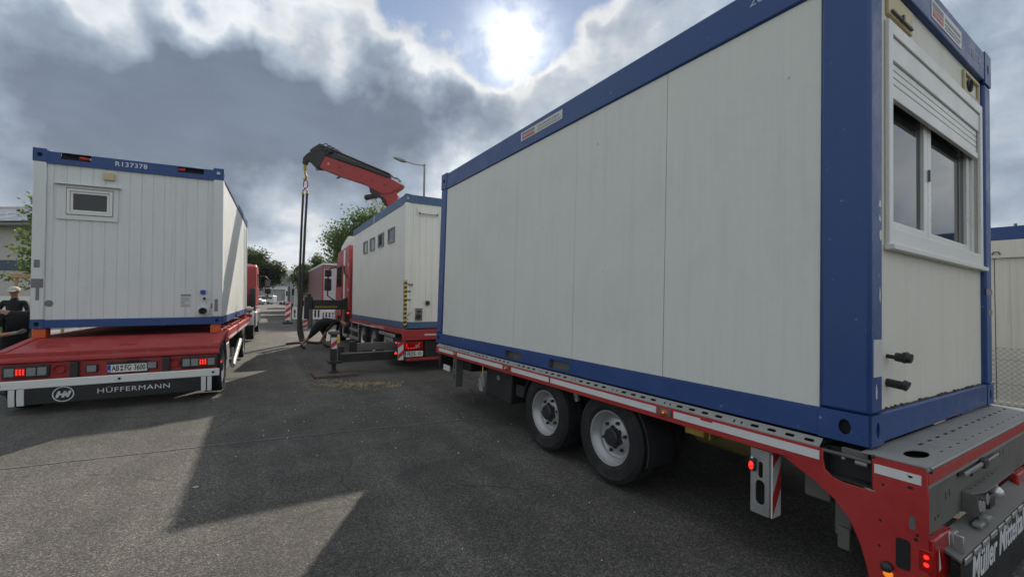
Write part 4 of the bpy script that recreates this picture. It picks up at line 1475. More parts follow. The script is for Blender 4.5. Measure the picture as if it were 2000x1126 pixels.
    # white bumper bar with bolts
    bp = part('bumper_bar', MB().box(xa - .02, xb + .01, -.975, -.935, -.765, -.652), M_pvc, T, bevel=.01)
    for x in (.08, 1.30, 2.43):
        part('bumper_bolt', MB().cyl((x, -.976, -.705), (x, -.984, -.705), .018, n=10), M_black, bp)
    # lettered skirt
    sk = part('skirt', MB().box(.24, 2.40, -.955, -.945, -.985, -.766), M_skirt, T, bevel=.003)
    for (a, b) in ((.165, .225), (.245, .315), (2.275, 2.335), (2.355, 2.41)):
        lo = .99
        part('skirt_strip', MB().prism([(-.958, -.766), (-.970, -.766), (-.972, -.88), (-.962, -lo), (-.95, -lo), (-.96, -.88)], lambda u, v, w: (a + w, u, v), b - a), M_reflw, T)
    y = -.9556
    flat_text('skirt_lettering', 'HÜFFERMANN', M_letter, sk, basis((1.47, y, -.868), (1, 0, 0), (0, 0, 1)), .098, .0008, bold=0.0, sx=1.24, spacing=1.1)
    ring = MB().plate(ell(.70, -.872, .113, .105, 32), [ell(.70, -.872, .101, .093, 32)], FY(y), .0012)
    part('emblem_ring', ring, M_letter, sk)
    # joined H and N in rounded bars, slanted
    eb = MB()

    def bar(p, q, r=.0155):
        (u0, v0), (u1, v1) = p, q
        a = atan2(v1 - v0, u1 - u0)
        o = [(u0 + r * cos(a + pi / 2 + pi * i / 6), v0 + r * sin(a + pi / 2 + pi * i / 6)) for i in range(7)]
        o += [(u1 + r * cos(a - pi / 2 + pi * i / 6), v1 + r * sin(a - pi / 2 + pi * i / 6)) for i in range(7)]
        eb.prism(o, FY(y), .0012)
        y_fix[0] += .00005
    y_fix = [0]
    bar((.637, -.905), (.657, -.842))
    bar((.697, -.905), (.717, -.842))
    bar((.652, -.873), (.700, -.873), .012)
    bar((.715, -.846), (.742, -.900))
    bar((.745, -.903), (.768, -.842))
    part('emblem_letters', eb, M_letter, sk)
    # bolsters under the container corners
    for (x, y) in ((.10, .09), (W_ - .10, .09), (.10, L_ - .09), (W_ - .10, L_ - .09)):
        bm_ = MB().box(x - .075, x + .075, y - .08, y + .10, -.155, -.006)
        part('container_lock', bm_, M_orange, T, bevel=.015)
    # chassis, axles, wheels
    ch = MB()
    for x in (.78, 1.72):
        ch.box(x - .06, x + .06, -.85, .05, -.55, -.335).box(x - .06, x + .06, .05, 7.2, -.55, -.205)
    for y in (.4, 1.6, 2.8, 4.6, 5.8):
        ch.box(.1, 2.4, y - .05, y + .05, -.34, -.22)
    part('chassis', ch, M_chassis, T)
    part('axles', MB().cyl((.2, -.28, -.665), (2.3, -.28, -.665), .07).cyl((.2, 4.25, -.665), (2.3, 4.25, -.665), .07), M_chassis, T)
    for y in (-.28, 4.25):
        make_wheel(T, (2.36, y, -.703), TY_T, RIM_T, HUB_L)
        make_wheel(T, (.14, y, -.703), TY_T, RIM_Tl, HUB_Ll)
    for x in (2.22, .0):
        pts = []
        for i in range(12):
            t = radians(5 + 165 * i / 11)
            pts.append((-.28 + .50 * cos(t), -.703 + .452 * sin(t)))
        outer = pts + [(-.28 + (p[0] + .28) * .96, -.703 + (p[1] + .703) * .96) for p in reversed(pts)]
        part('mudguard', MB().prism(outer, lambda u, v, w: (x + w, u, v), .28), M_mudflap, T)
    part('side_marker', MB().box(2.50, 2.515, -.72, -.66, -.60, -.565), M_led_red, T, bevel=.004)
    part('tool_box', MB().box(2.0, 2.44, .62, 1.25, -.92, -.42), M_alu, T, bevel=.02)
    part('hose_coil', MB().lathe([(1.55 + k * .05 + (j * .025), .16 + .02 * (j % 2)) for k in range(9) for j in range(2)], 16, 'Y', (2.2, .15, -.58)), M_black, T)
    part('hose_reel_bracket', MB().box(2.0, 2.42, 1.4, 1.48, -.45, -.2).tube([(2.42, .7, -.40), (2.44, 1.2, -.34), (2.44, 2.1, -.34)], .03), M_alu, T)
    part('side_guard', MB().tube([(2.46, 1.75, -.98), (2.46, 3.55, -.60)], .05, 8).box(2.44, 2.48, 1.72, 1.78, -1.0, -.6), M_alu, T)
    part('drawbar', MB().box(1.15, 1.35, 6.3, 8.3, -.62, -.48), M_black, T, bevel=.02)
    return T


trailer_near()
trailer_left()


# ================================================================== truck pulling the left trailer
def truck_left():
    T = thing('tractor_truck', 'red truck with blue beacons on its cab roof, pulling the left trailer', 'truck', CL @ down(HL), 'trailers and trucks in the convoy', off=HL)
    ch = MB()
    for x in (.80, 1.68):
        ch.box(x - .05, x + .05, 8.3, 14.2, -.42, -.16)
    ch.box(.5, 2.0, 8.2, 8.35, -.55, -.2)
    part('chassis', ch, M_chassis, T)
    body = MB().box(.25, 2.25, 8.6, 11.6, -.16, .10)
    part('deck_frame', body, M_chassis, T, bevel=.02)
    part('tail_lamp', MB().box(2.28, 2.46, 8.28, 8.32, -.24, -.12), M_lens_red, T, bevel=.01)
    part('ballast_box', MB().box(.4, 2.1, 10.2, 11.7, .1, .62), M_galv_dark, T, bevel=.03)
    # fenders and side boxes
    for x0, x1 in ((2.12, 2.48), (.02, .38)):
        fm = MB()
        pts = []
        for i in range(12):
            t = radians(8 + 164 * i / 11)
            pts.append((9.75 + .60 * cos(t), -.62 + .58 * sin(t)))
        outer = pts + [(9.75 + (p[0] - 9.75) * .95, -.62 + (p[1] + .62) * .95) for p in reversed(pts)]
        fm.prism(outer, lambda u, v, w: (x0 + w, u, v), x1 - x0)
        part('rear_fender', fm, M_alu, T)
        part('side_box', MB().box(x0 + .02, x1, 10.6, 11.8, -.72, -.12), M_alu, T, bevel=.03)
        part('rear_lamp_post', MB().box(x0 + .2, x0 + .26, 8.9, 8.96, -.55, .12).box(x0 + .02, x1, 8.9, 8.95, .0, .1), M_alu, T, bevel=.01)
        part('air_tank', MB().cyl((x0 + .02, 8.7, .02), (x1 - .03, 8.7, .02), .09, n=14), M_galv, T, bevel=.01)
    for x, tm, rm, hm in ((2.32, TY_L, RIM_L, HUB_L), (.16, TY_L, RIM_Ll, HUB_Ll)):
        for y in (9.75, 13.6):
            make_wheel(T, (x, y, -.66), tm, rm, hm)
    # cab
    prof = [(12.0, .10), (14.2, .10), (14.25, .75), (13.95, 1.72), (13.6, 1.86), (12.2, 1.86), (12.0, 1.74)]
    cb = part('cab', MB().prism(prof, lambda u, v, w: (.06 + w, u, v), 2.36), M_red_m, T, bevel=.06, seg=3)
    part('cab_lower', MB().box(.1, 2.38, 12.6, 14.3, -.55, .09), M_red_m, T, bevel=.05)
    for x in (.55, 1.7):
        part('rear_window', MB().box(x, x + .34, 11.985, 11.997, 1.02, 1.42), M_glass, cb, bevel=.004)
        part('window_seal', MB().plate(rrect(x - .03, x + .37, .99, 1.45, .05), [rrect(x + .01, x + .33, 1.03, 1.41, .04)], FY(11.998), .02), M_black, cb)
    for z in (.30, .45, .60, .75, .88):
        part('cab_rib', MB().box(.35, 2.15, 11.975, 11.999, z, z + .05), M_red_m, cb, bevel=.01)
    part('side_window', MB().box(2.421, 2.428, 12.6, 13.7, .95, 1.5), M_glass, cb)
    part('front_fender', MB().prism([(13.0, -.6), (13.1, -.2), (13.4, -.08), (13.9, -.08), (14.15, -.25), (14.2, -.6), (14.1, -.6), (14.0, -.28), (13.8, -.15), (13.45, -.15), (13.2, -.3), (13.1, -.6)], lambda u, v, w: (2.1 + w, u, v), .40), M_alu, T)
    part('fuel_tank', MB().box(2.0, 2.42, 12.05, 12.85, -.72, -.15), M_alu, T, bevel=.06)
    part('intake_stack', MB().box(2.2, 2.4, 11.75, 11.95, -.1, .85), M_black, T, bevel=.02)
    for x in (.45, 1.75):
        part('beacon', MB().lathe([(1.86, .10), (1.90, .10), (1.98, .085), (2.0, .05), (2.0, .001)], 16, 'Z', (x, 12.6, 0)), M_blue_light, cb)
    part('beacon_bar', MB().box(.3, 2.2, 12.5, 12.7, 1.865, 1.90), M_letter_b, cb, bevel=.01)
    mr = part('mirror_arm', MB().tube([(2.40, 13.75, 1.45), (2.70, 13.72, 1.42), (2.80, 13.7, 1.30), (2.80, 13.7, .55), (2.42, 13.75, .42)], .02), M_black, cb)
    part('mirror', MB().box(2.66, 2.92, 13.66, 13.74, .92, 1.28), M_black, mr, bevel=.04)
    part('mirror', MB().box(2.68, 2.92, 13.66, 13.74, .62, .86), M_black, mr, bevel=.04)
    part('mirror_glass', MB().box(2.69, 2.89, 13.652, 13.658, .96, 1.24), M_glass, mr)
    part('indicator', MB().ball((2.78, 13.6, .52), .07, 10, 1, .6, .7), M_lens_red, mr)
    return T


# ================================================================== crane truck (middle)
CMi = CM.inverted()


def w2m(x, y, z):
    return CMi @ Vector((x, y, z))


def crane_truck():
    T = thing('crane_truck', 'red crane truck with raised folding boom and outrigger legs, carrying the four window container', 'truck', CM @ down(HM), 'trailers and trucks in the convoy', off=HM)
    x0, x1 = -.06, W_ + .06
    ch = MB()
    for x in (.80, 1.64):
        ch.box(x - .05, x + .05, -.05, 9.4, -.48, -.20)
    for y in (.5, 1.8, 3.3, 4.9, 5.9):
        ch.box(.0, W_, y - .04, y + .04, -.2, -.12)
    ch.box(-.03, W_ + .03, .0, 6.06, -.12, -.09)
    part('chassis', ch, M_chassis, T)
    for s, x in ((-1, x0), (1, x1)):
        a, b = (x, x + .08) if s < 0 else (x - .08, x)
        sr = part('side_rail', MB().box(a, b, -.02, 6.10, -.12, -.008), M_red_m, T, bevel=.006)
        if s < 0:
            for k in range(11):
                y = 1.55 + k * .13
                part('reflective_strip', MB().prism([(y, -.10), (y + .05, -.10), (y + .10, -.04), (y + .05, -.04)], FX(x - .0003), .001), M_reflw, sr, smooth=False)
            part('tape_strip', MB().box(x - .0015, x - .0002, 2.5, 5.6, -.112, -.085), M_reflw, sr)
        lo = MB()
        lo.box(a, a + .03, .55, 2.05, -.24, -.16)
        lo.box(a + .02, a + .05, 4.75, 6.3, -.40, -.30).box(a + .02, a + .05, 4.75, 6.3, -.66, -.56)
        lo.box(a + .03, a + .06, 5.9, 5.98, -.7, -.12).box(a + .03, a + .06, 4.8, 4.88, -.7, -.12)
        part('side_guard', lo, M_alu, T, bevel=.006)
    part('tool_box', MB().box(.0, .5, .98, 1.75, -.80, -.27), M_alu, T, bevel=.02)
    part('box_catch', MB().box(-.016, -.001, 1.30, 1.42, -.45, -.36), M_galv_dark, T, bevel=.004)
    # rear: band, frame, lamps, plate
    part('rear_band', MB().box(x0, x1, -.075, -.03, -.255, -.02), M_red_m, T, bevel=.008)
    part('tape_strip', MB().box(.45, 1.05, -.0775, -.0757, -.155, -.125), M_reflw, T)
    part('rear_beam', MB().box(.06, W_ - .06, -.06, .10, -.72, -.66).box(.06, W_ - .06, .1, .3, -.60, -.28), M_red_m, T, bevel=.01)
    part('rear_dark_panel', MB().box(.48, 1.9, -.02, .09, -.655, -.29), M_chassis, T)
    mk = part('stripe_board', MB().box(-.14, -.02, -.05, -.03, -.68, -.29), M_reflw, T)
    for za in (-.66, -.42):
        part('red_stripe', MB().prism([(-.139, za), (-.021, za + .10), (-.021, za + .20), (-.139, za + .10)], FY(-.0502), .001), M_reflr, mk, smooth=False)
    lp = part('tail_lamp', MB().box(-.01, .42, -.075, -.03, -.465, -.30), M_lens_red, T, bevel=.01)
    for (u, v) in ((.04, -.35), (.04, -.40), (.08, -.43), (.14, -.43), (.20, -.43), (.26, -.425), (.33, -.34)):
        part('lamp_led', MB().ball((u, -.078, v), .014, 8), M_led_red, lp)
    part('lamp_lens', MB().box(.24, .33, -.0785, -.0755, -.42, -.36), M_lens_clear, lp, bevel=.004)
    number_plate(T, 'number_plate', .0, .43, -.625, -.50, -.045, (('FB', .105), ('K', .235), ('15', .345)), .175)
    for (x, z, r) in ((-.155, -.30, .022), (-.16, -.53, .03)):
        part('marker_lamp', MB().cyl((x - .03, .0, z), (x + .03, .0, z), r * .8), M_black, T)
        part('marker_led', MB().ball((x - .02, -.012, z), r, 10), M_led_red, T)
    part('tow_coupling', MB().box(1.05, 1.4, -.25, .1, -.60, -.36), M_chassis, T, bevel=.02)
    # axles and wheels
    part('axles', MB().cyl((.2, 2.72, -.52), (2.24, 2.72, -.52), .08).cyl((.2, 4.10, -.52), (2.24, 4.10, -.52), .08), M_chassis, T)
    for y in (2.72, 4.10, 8.55):
        make_wheel(T, (.10, y, -.51), TY_L, RIM_M, HUB_Ll)
        make_wheel(T, (W_ - .10, y, -.51), TY_L, RIM_Mr, HUB_L)
        for xa in (-.04, W_ - .28):
            pts = []
            for i in range(12):
                t = radians(5 + 165 * i / 11)
                pts.append((y + .52 * cos(t), -.51 + .48 * sin(t)))
            outer = pts + [(y + (p[0] - y) * .96, -.51 + (p[1] + .51) * .96) for p in reversed(pts)]
            if y < 8:
                part('mudguard', MB().prism(outer, lambda u, v, w: (xa + w, u, v), .32), M_black, T)
    part('battery_box', MB().box(-.02, .55, 5.2, 6.2, -.75, -.2), M_chassis, T, bevel=.02)
    part('fuel_tank', MB().box(-.02, .6, 6.9, 7.8, -.75, -.2), M_alu, T, bevel=.06)
    # cab: sleeper wall and door section
    prof = [(6.55, -.15), (8.0, -.15), (8.05, .0), (9.0, .0), (9.1, -.15), (9.45, -.15), (9.5, .9), (9.30, 2.0), (9.0, 2.55), (6.75, 2.62), (6.55, 2.45)]
    cb = part('cab', MB().prism(prof, lambda u, v, w: (-.03 + w, u, v), W_ + .06), M_red_m, T, bevel=.05, seg=3)
    part('roof_spoiler', MB().prism([(7.2, 2.56), (8.9, 2.60), (8.75, 2.78), (7.6, 3.0), (7.2, 3.0)], lambda u, v, w: (.05 + w, u, v), W_ - .1), M_pvc, cb, bevel=.06)
    part('side_deflector', MB().box(-.05, .02, 7.35, 7.6, .3, 2.5), M_pvc, cb, bevel=.02)
    part('side_window', MB().prism([(7.95, 1.15), (9.15, 1.15), (9.05, 1.9), (8.0, 1.95)], FX(-.031), .006), M_glass, cb)
    part('door', MB().plate(rrect(7.85, 9.22, .05, 2.05, .06), [rrect(7.93, 9.17, 1.13, 1.97, .05)], FX(-.030), .012), M_red_m, cb, bevel=.004)
    part('door_handle', MB().box(-.06, -.035, 7.92, 8.12, .95, 1.0), M_black, cb, bevel=.01)
    part('windscreen', MB().prism([(9.515, .95), (9.325, 1.98), (9.315, 1.98), (9.50, .95)], lambda u, v, w: (.1 + w, u, v), W_ - .2), M_glass, cb)
    part('vent_slot', MB().box(-.045, -.029, 6.62, 6.75, 1.85, 1.95).box(-.045, -.029, 6.6, 6.72, .95, 1.05), M_sticker, cb)
    part('grab_rail', MB().tube([(-.07, 7.70, .0), (-.07, 7.70, .9)], .02), M_black, cb)
    part('grab_rail', MB().tube([(-.07, 6.70, 1.45), (-.07, 7.30, 1.62), (-.07, 7.35, 1.9)], .022), M_black, cb)
    mr = part('mirror_arm', MB().tube([(-.03, 9.1, 1.95), (-.25, 9.15, 1.93), (-.36, 9.15, 1.80), (-.38, 9.15, .80), (-.03, 9.15, .55)], .03), M_black, cb)
    part('mirror', MB().box(-.50, -.24, 9.1, 9.22, 1.0, 1.50), M_black, mr, bevel=.04)
    part('mirror', MB().box(-.50, -.24, 9.1, 9.22, 1.56, 1.85), M_black, mr, bevel=.05)
    part('mirror_glass', MB().box(-.47, -.27, 9.09, 9.098, 1.05, 1.45), M_glass, mr)
    part('front_lamp', MB().box(-.04, .3, 9.46, 9.53, .0, .2), M_lens_clear, cb, bevel=.02)
    # crane: column is the part, arms below it
    cr = MB().box(.75, 1.70, 6.12, 6.50, -.35, .45).cyl((1.2, 6.3, .4), (1.2, 6.3, 2.5), .22, .20, 18).box(1.0, 1.4, 6.10, 6.5, 2.2, 2.75)
    C = part('crane_column', cr, M_red_m, T, bevel=.03)
    Y = 15.9

    def wp(poly, y0, y1):
        mb = MB()
        return mb.prism(poly, lambda u, v, w: w2m(u, y0 + w, v), y1 - y0)
    part('inner_boom', wp([(-4.93, 3.55), (-4.60, 3.50), (-4.45, 4.55), (-4.27, 5.20), (-4.25, 5.42), (-4.33, 5.62), (-4.52, 5.80), (-4.80, 5.66), (-4.87, 5.50), (-4.74, 5.28), (-4.66, 5.05), (-4.72, 4.5)], Y - .17, Y + .17), M_red_m, C, bevel=.015)
    part('outer_boom', wp([(-7.15, 6.44), (-6.43, 6.16), (-5.53, 5.88), (-5.26, 5.70), (-4.9, 5.50), (-4.47, 5.52), (-4.36, 5.60), (-4.08, 5.80), (-4.50, 6.05), (-6.95, 6.86)], Y - .21, Y + .21), M_red_m, C, bevel=.018)
    # black telescope stages and hose tray above the red arm
    part('telescope_stage', wp([(-6.95, 6.87), (-4.52, 6.03), (-4.50, 6.14), (-6.30, 6.78), (-6.62, 6.98)], Y - .20, Y + .16), M_black, C, bevel=.012)
    part('telescope_stage', wp([(-6.80, 6.96), (-6.25, 6.80), (-4.55, 6.15), (-4.56, 6.22), (-6.30, 6.93), (-6.75, 7.12)], Y - .12, Y + .12), M_galv_dark, C, bevel=.012)
    part('hose_tray', MB().tube([w2m(-6.9, Y - .15, 7.20), w2m(-6.3, Y - .15, 6.95), w2m(-4.55, Y - .15, 6.23)], .035).tube([w2m(-6.9, Y + .05, 7.22), w2m(-6.3, Y + .02, 6.97), w2m(-4.55, Y + .02, 6.24)], .03).tube([w2m(-6.5, Y - .22, 6.78), w2m(-5.5, Y - .22, 6.44), w2m(-4.6, Y - .22, 6.10)], .035), M_black, C)
    part('boom_head', wp([(-7.13, 7.32), (-7.32, 7.20), (-7.50, 7.07), (-7.40, 6.92), (-7.36, 6.50), (-7.30, 6.44), (-7.14, 6.43), (-6.93, 6.86), (-6.62, 7.0), (-6.80, 7.16)], Y - .23, Y + .23), M_black, C, bevel=.015)
    nose = [(-7.50, 7.08), (-7.66, 6.97), (-7.79, 6.83), (-7.82, 6.60), (-7.71, 6.58), (-7.66, 6.70), (-7.60, 6.73)]
    z = 6.73
    for k in range(4):
        nose += [(-7.585 + k * .055, z - .03 - k * .05), (-7.555 + k * .055, z - .06 - k * .05), (-7.54 + k * .055, z - .01 - k * .05)]
    nose += [(-7.36, 6.50), (-7.34, 6.95)]
    part('boom_tip', wp(nose, Y - .10, Y + .10), M_black, C, bevel=.008)
    hd = MB()
    rnd = random.Random(9)
    for k in range(7):
        x, zz = -7.12 + rnd.uniform(-.25, .45), 7.10 + rnd.uniform(-.12, .10)
        zz = min(zz, 7.30 - abs(x + 7.1) * .45)
        p = w2m(x, Y - .24, zz)
        hd.ball(p, rnd.uniform(.03, .05), 8)
    for k in range(4):
        a = w2m(-7.1 + k * .12, Y - .1 + .05 * k, 7.30 - k * .05)
        b = w2m(-6.95 + k * .12, Y - .1 + .05 * k, 7.36 - k * .06)
        c_ = w2m(-6.80 + k * .12, Y - .1 + .05 * k, 7.22 - k * .05)
        hd.tube([a, b, c_], .018, 6)
    part('head_fittings', hd, M_black, C)
    part('loop_fittings', MB().lathe([(-.02, .05), (0, .07), (.02, .05), (0, .03), (-.02, .05)], 12, 'Y', w2m(-7.29, Y, 6.44)).tube([w2m(-6.42, Y, 6.17), w2m(-6.50, Y, 6.12), w2m(-6.56, Y, 6.09)], .03, 6), M_black, C)
    part('boom_tail', MB().tube([w2m(-4.55, Y - .1, 6.22), w2m(-4.40, Y - .1, 6.10), w2m(-4.25, Y - .1, 6.06), w2m(-4.20, Y - .1, 5.96), w2m(-4.35, Y - .1, 5.97)], .022, 6).tube([w2m(-4.5, Y + .1, 6.16), w2m(-4.36, Y + .1, 6.16), w2m(-4.2, Y + .1, 6.02)], .02, 6), M_black, C)
    part('tail_plate', wp([(-4.50, 6.052), (-4.09, 5.822), (-4.06, 5.85), (-4.47, 6.085)], Y - .19, Y + .19), M_letter, C)
    part('knee_linkage', wp([(-5.28, 5.72), (-4.92, 5.50), (-4.70, 5.30), (-4.62, 5.02), (-4.70, 5.04), (-4.85, 5.30), (-5.05, 5.38), (-5.24, 5.52)], Y - .24, Y - .18), M_black, C, bevel=.006)
    cy = MB()
    cy.cyl(w2m(-5.40, Y - .08, 5.37), w2m(-5.02, Y - .08, 5.45), .10, n=14)
    cy.ball(w2m(-5.40, Y - .08, 5.37), .11, 12)
    part('cylinder_head', cy, M_black, C)
    part('cylinder_rod', MB().cyl(w2m(-5.17, Y - .05, 5.42), w2m(-4.78, Y - .05, 4.45), .055, n=14), M_chrome, C)
    part('warning_mark', MB().prism([(-6.86, 6.55), (-6.74, 6.52), (-6.79, 6.63)], lambda u, v, w: w2m(u, Y - .2115 - w, v), .001), M_yellow, C, smooth=False)
    bl = MB()
    for (u, v) in ((-6.4, 6.45), (-5.2, 6.0), (-4.72, 5.83), (-5.6, 6.15)):
        q = w2m(u, Y - .205, v)
        q2 = w2m(u, Y - .235, v)
        bl.cyl(q, q2, .035, n=10)
    part('boom_bolts', bl, M_red_m, C)
    hk = MB()
    q = lambda x, zz, y=Y: w2m(x, y, zz)
    hk.cyl(q(-7.765, 6.62), q(-7.765, 6.40), .055, .06, 12).cyl(q(-7.765, 6.32), q(-7.765, 6.40), .03, n=8)
    hk.tube([q(-7.765, 6.34), q(-7.74, 6.22), q(-7.70, 6.14), q(-7.72, 6.06), q(-7.77, 6.03), q(-7.83, 6.07)], [.035, .04, .045, .045, .04, .02], 8)
    part('crane_hook', hk, M_brass, C)
    # rear outrigger
    ob = MB().box(-1.30, .4, .28, .46, -.70, -.50)
    O = part('outrigger_beam', ob, M_black, T, bevel=.01)
    part('beam_edge', MB().box(-1.28, .0, .27, .279, -.52, -.50), M_galv, O)
    lg = MB().box(-1.475, -1.35, .31, .43, -.70, -.10).cyl((-1.40, .37, -.70), (-1.40, .37, -.92), .045, n=14).lathe([(-.93, .10), (-.88, .09), (-.86, .05)], 14, 'Z', (-1.40, .37, 0))
    lg.box(-1.52, -1.24, .25, .50, -.715, -.655)
    part('outrigger_leg', lg, M_black, O, bevel=.008)
    hb = MB().box(-1.31, -1.20, .30, .44, -.66, -.36)
    part('leg_bracket', hb, M_black, O, bevel=.01)
    part('hazard_band', MB().box(-1.475, -1.355, .285, .299, -.40, -.16), M_reflw, O)
    part('red_stripe', MB().prism([(-1.475, -.40), (-1.355, -.30), (-1.355, -.20), (-1.475, -.30)], FY(.2848), .001), M_reflr, O, smooth=False)
    part('yellow_clip', MB().box(-1.36, -1.30, .27, .30, -.28, -.12), M_yellow, O, bevel=.006)
    part('leg_cap', MB().box(-1.52, -1.30, .28, .46, -.10, -.03), M_galv_dark, O, bevel=.015)
    part('stowed_beam', MB().box(-.95, .3, .55, .68, -.50, -.33), M_galv_dark, T, bevel=.01)
    part('pedestal', MB().box(-1.05, -.90, .52, .66, -.62, -.28), M_chassis, T, bevel=.02)
    # front outrigger, held up off the ground
    fb = MB().box(-1.15, .85, 6.78, 7.0, .29, .63)
    F = part('outrigger_beam', fb, M_black, T, bevel=.015)
    part('outrigger_leg', MB().box(-1.42, -1.16, 6.78, 7.0, -.06, .74).cyl((-1.28, 6.89, .74), (-1.28, 6.89, .84), .07, n=12).cyl((-1.23, 6.89, -.06), (-1.23, 6.89, -.36), .05, n=12), M_black, F, bevel=.02)
    part('cylinder_tube', MB().cyl((-1.22, 6.74, -.34), (-1.22, 6.74, .30), .06, n=12), M_galv_dark, F)
    part('stripe_board', MB().box(-1.46, -1.33, 6.75, 6.765, -.36, -.02), M_reflw, F)
    for za in (-.34, -.17):
        part('red_stripe', MB().prism([(-1.459, za), (-1.331, za + .06), (-1.331, za + .14), (-1.459, za + .08)], FY(6.7497), .001), M_reflr, F, smooth=False)
    for k in range(11):
        u = -1.08 + k * .065
        part('yellow_stripe', MB().prism([(u, .36), (u + .03, .36), (u + .055, .42), (u + .025, .42)], FY(6.7797), .001), M_yellow, F, smooth=False)
    part('control_lever', MB().tube([(-.2, 6.85, .60), (.0, 6.75, .72)], .05, 8), M_black, F)
    part('control_box', MB().box(-.16, .02, 6.55, 6.75, -.55, .28), M_black, T, bevel=.02)
    part('status_lamp', MB().ball((-.06, 6.45, .18), .035, 8), M_led_red, T)
    return T


truck_left()
crane_truck()

# lifting sling hanging from the hook
SG = thing('lifting_sling', 'long dark lifting sling hanging from the crane hook down to the road', 'sling', Matrix.Translation((-7.75, 15.9, 0)))
Yz = 0.0
part('sling_ring', MB().tube([(.03 + .085 * cos(2 * pi * i / 20), 0, 5.86 + .15 * sin(2 * pi * i / 20)) for i in range(21)], .020, 8, caps=False), M_red_m, SG)
part('sling_shackle', MB().tube([(-.06, 0, 5.48), (-.055, 0, 5.62), (.02, 0, 5.70), (.09, 0, 5.62), (.10, 0, 5.48)], .025, 8), M_red_m, SG)
part('sling_shackle', MB().ball((-.06, 0, 5.52), .055, 10).ball((.10, 0, 5.52), .055, 10), M_brass, SG)
part('sling_leg', MB().tube([(-.06, .02, 5.5), (-.09, .02, 4.3), (-.115, .02, 2.6), (-.12, .02, 1.2), (-.10, .0, .75), (-.02, -.1, .35), (.10, -.2, .10), (.22, -.3, .07)], [.04, .042, .045, .05, .06, .07, .065, .05], 10), M_rope, SG)
part('sling_leg', MB().tube([(.10, -.02, 5.5), (.06, -.02, 4.3), (.02, -.02, 2.6), (.0, -.03, 1.2), (-.03, -.06, .8), (.06, -.12, .38), (.18, -.2, .12), (.42, -.35, .05), (.75, -.55, .045), (1.05, -.4, .045)], [.04, .045, .05, .055, .07, .08, .07, .05, .045, .04], 10), M_rope, SG)

pad = thing('outrigger_pad', 'square dark board under the foot of the extended outrigger leg', 'pad', CM @ down(HM) @ Matrix.Translation((-1.38, .38, -.02)))
part('board', MB().box(-.43, .43, -.36, .36, .0, .075), M_board, pad, bevel=.01)
part('rope_handle', MB().tube([(-.05, -.36, .04), (-.04, -.41, .04), (.04, -.41, .04), (.05, -.36, .04)], .012, 6), M_rope, pad)
pad2 = thing('support_board', 'flat dark board lying on the road under the end of the sling', 'pad', Matrix.Translation((-7.75, 15.55, 0)) @ Matrix.Rotation(radians(25), 4, 'Z'))
part('board', MB().box(-.3, .3, -.3, .3, .002, .06), M_board, pad2, bevel=.01)


# ================================================================== street furniture
BEA = None


def make_beacon(loc, label, rz=0):
    T = thing('warning_beacon', label, 'road beacon', Matrix.Translation(loc) @ Matrix.Rotation(rz, 4, 'Z'))
    b = part('beacon_panel', MB().box(-.16, .16, -.03, .03, .22, 1.36), M_reflw, T, bevel=.02)
    for k in range(3):
        z = .30 + k * .40
        o = [(-.15, z - .02), (.15, z + .20), (.15, z + .42), (-.15, z + .20)]
        o = [(u, min(v, 1.34)) for u, v in o]
        part('red_stripe', MB().prism(o, FY(-.0305), .002), M_reflr, b, smooth=False)
    part('beacon_foot', MB().box(-.28, .28, -.20, .20, 0, .11), M_mudflap, T, bevel=.02)
    part('beacon_stem', MB().box(-.05, .05, -.025, .025, .10, .24), M_mudflap, T)
    return T


make_beacon((-14.03, 27.04, 0), 'red and white striped road beacon standing alone on the road beside the barrier', radians(27))


def make_barrier(label, M, extra=None):
    T = thing('barrier_fence', label, 'barrier', M, 'white plastic barrier fences across the road')
    w = 2.0
    holes = [rrect(.12 + k * .22, .12 + k * .22 + .12, .25, .78, .02) for k in range(8) if not (k in (3, 4) and extra)]
    p = part('barrier_panel', MB().plate(rrect(0.02, w - .02, .12, 1.0, .06), holes, FY(0), .05), M_pvc, T, bevel=.006)
    for x in (.35, w - .45):
        part('barrier_foot', MB().box(x, x + .14, -.28, .28, 0, .10), M_mudflap, T, bevel=.015)
    part('reflective_strip', MB().box(.1, w - .1, -.0525, -.0505, .83, .93), M_reflw, p)
    return T


d_ = Vector((-13.64 + 15.71, 34.67 - 30.68))
ang = radians(22)
B1 = make_barrier('white plastic barrier fence, leftmost, right behind the hanging sling', Matrix.Translation((-15.5, 30.4, 0)) @ Matrix.Rotation(ang, 4, 'Z'))
B2 = make_barrier('white plastic barrier fence behind the bending worker', Matrix.Translation((-13.60, 31.17, 0)) @ Matrix.Rotation(radians(16), 4, 'Z'))
B3 = make_barrier('white plastic barrier fence nearest the red crane truck cab', Matrix.Translation((-11.65, 31.74, 0)) @ Matrix.Rotation(radians(18), 4, 'Z'))
part('warning_panel', MB().box(-.3, .3, -.02, .02, .2, .78), M_reflw, B2, (1.05, -.09, 0))
for k in range(3):
    part('red_stripe', MB().prism([(-.28 + k * .2, .22), (-.16 + k * .2, .22), (-.06 + k * .2, .76), (-.18 + k * .2, .76)], FY(-.1105), .002), M_reflr, B2, (1.03, 0, 0), smooth=False)

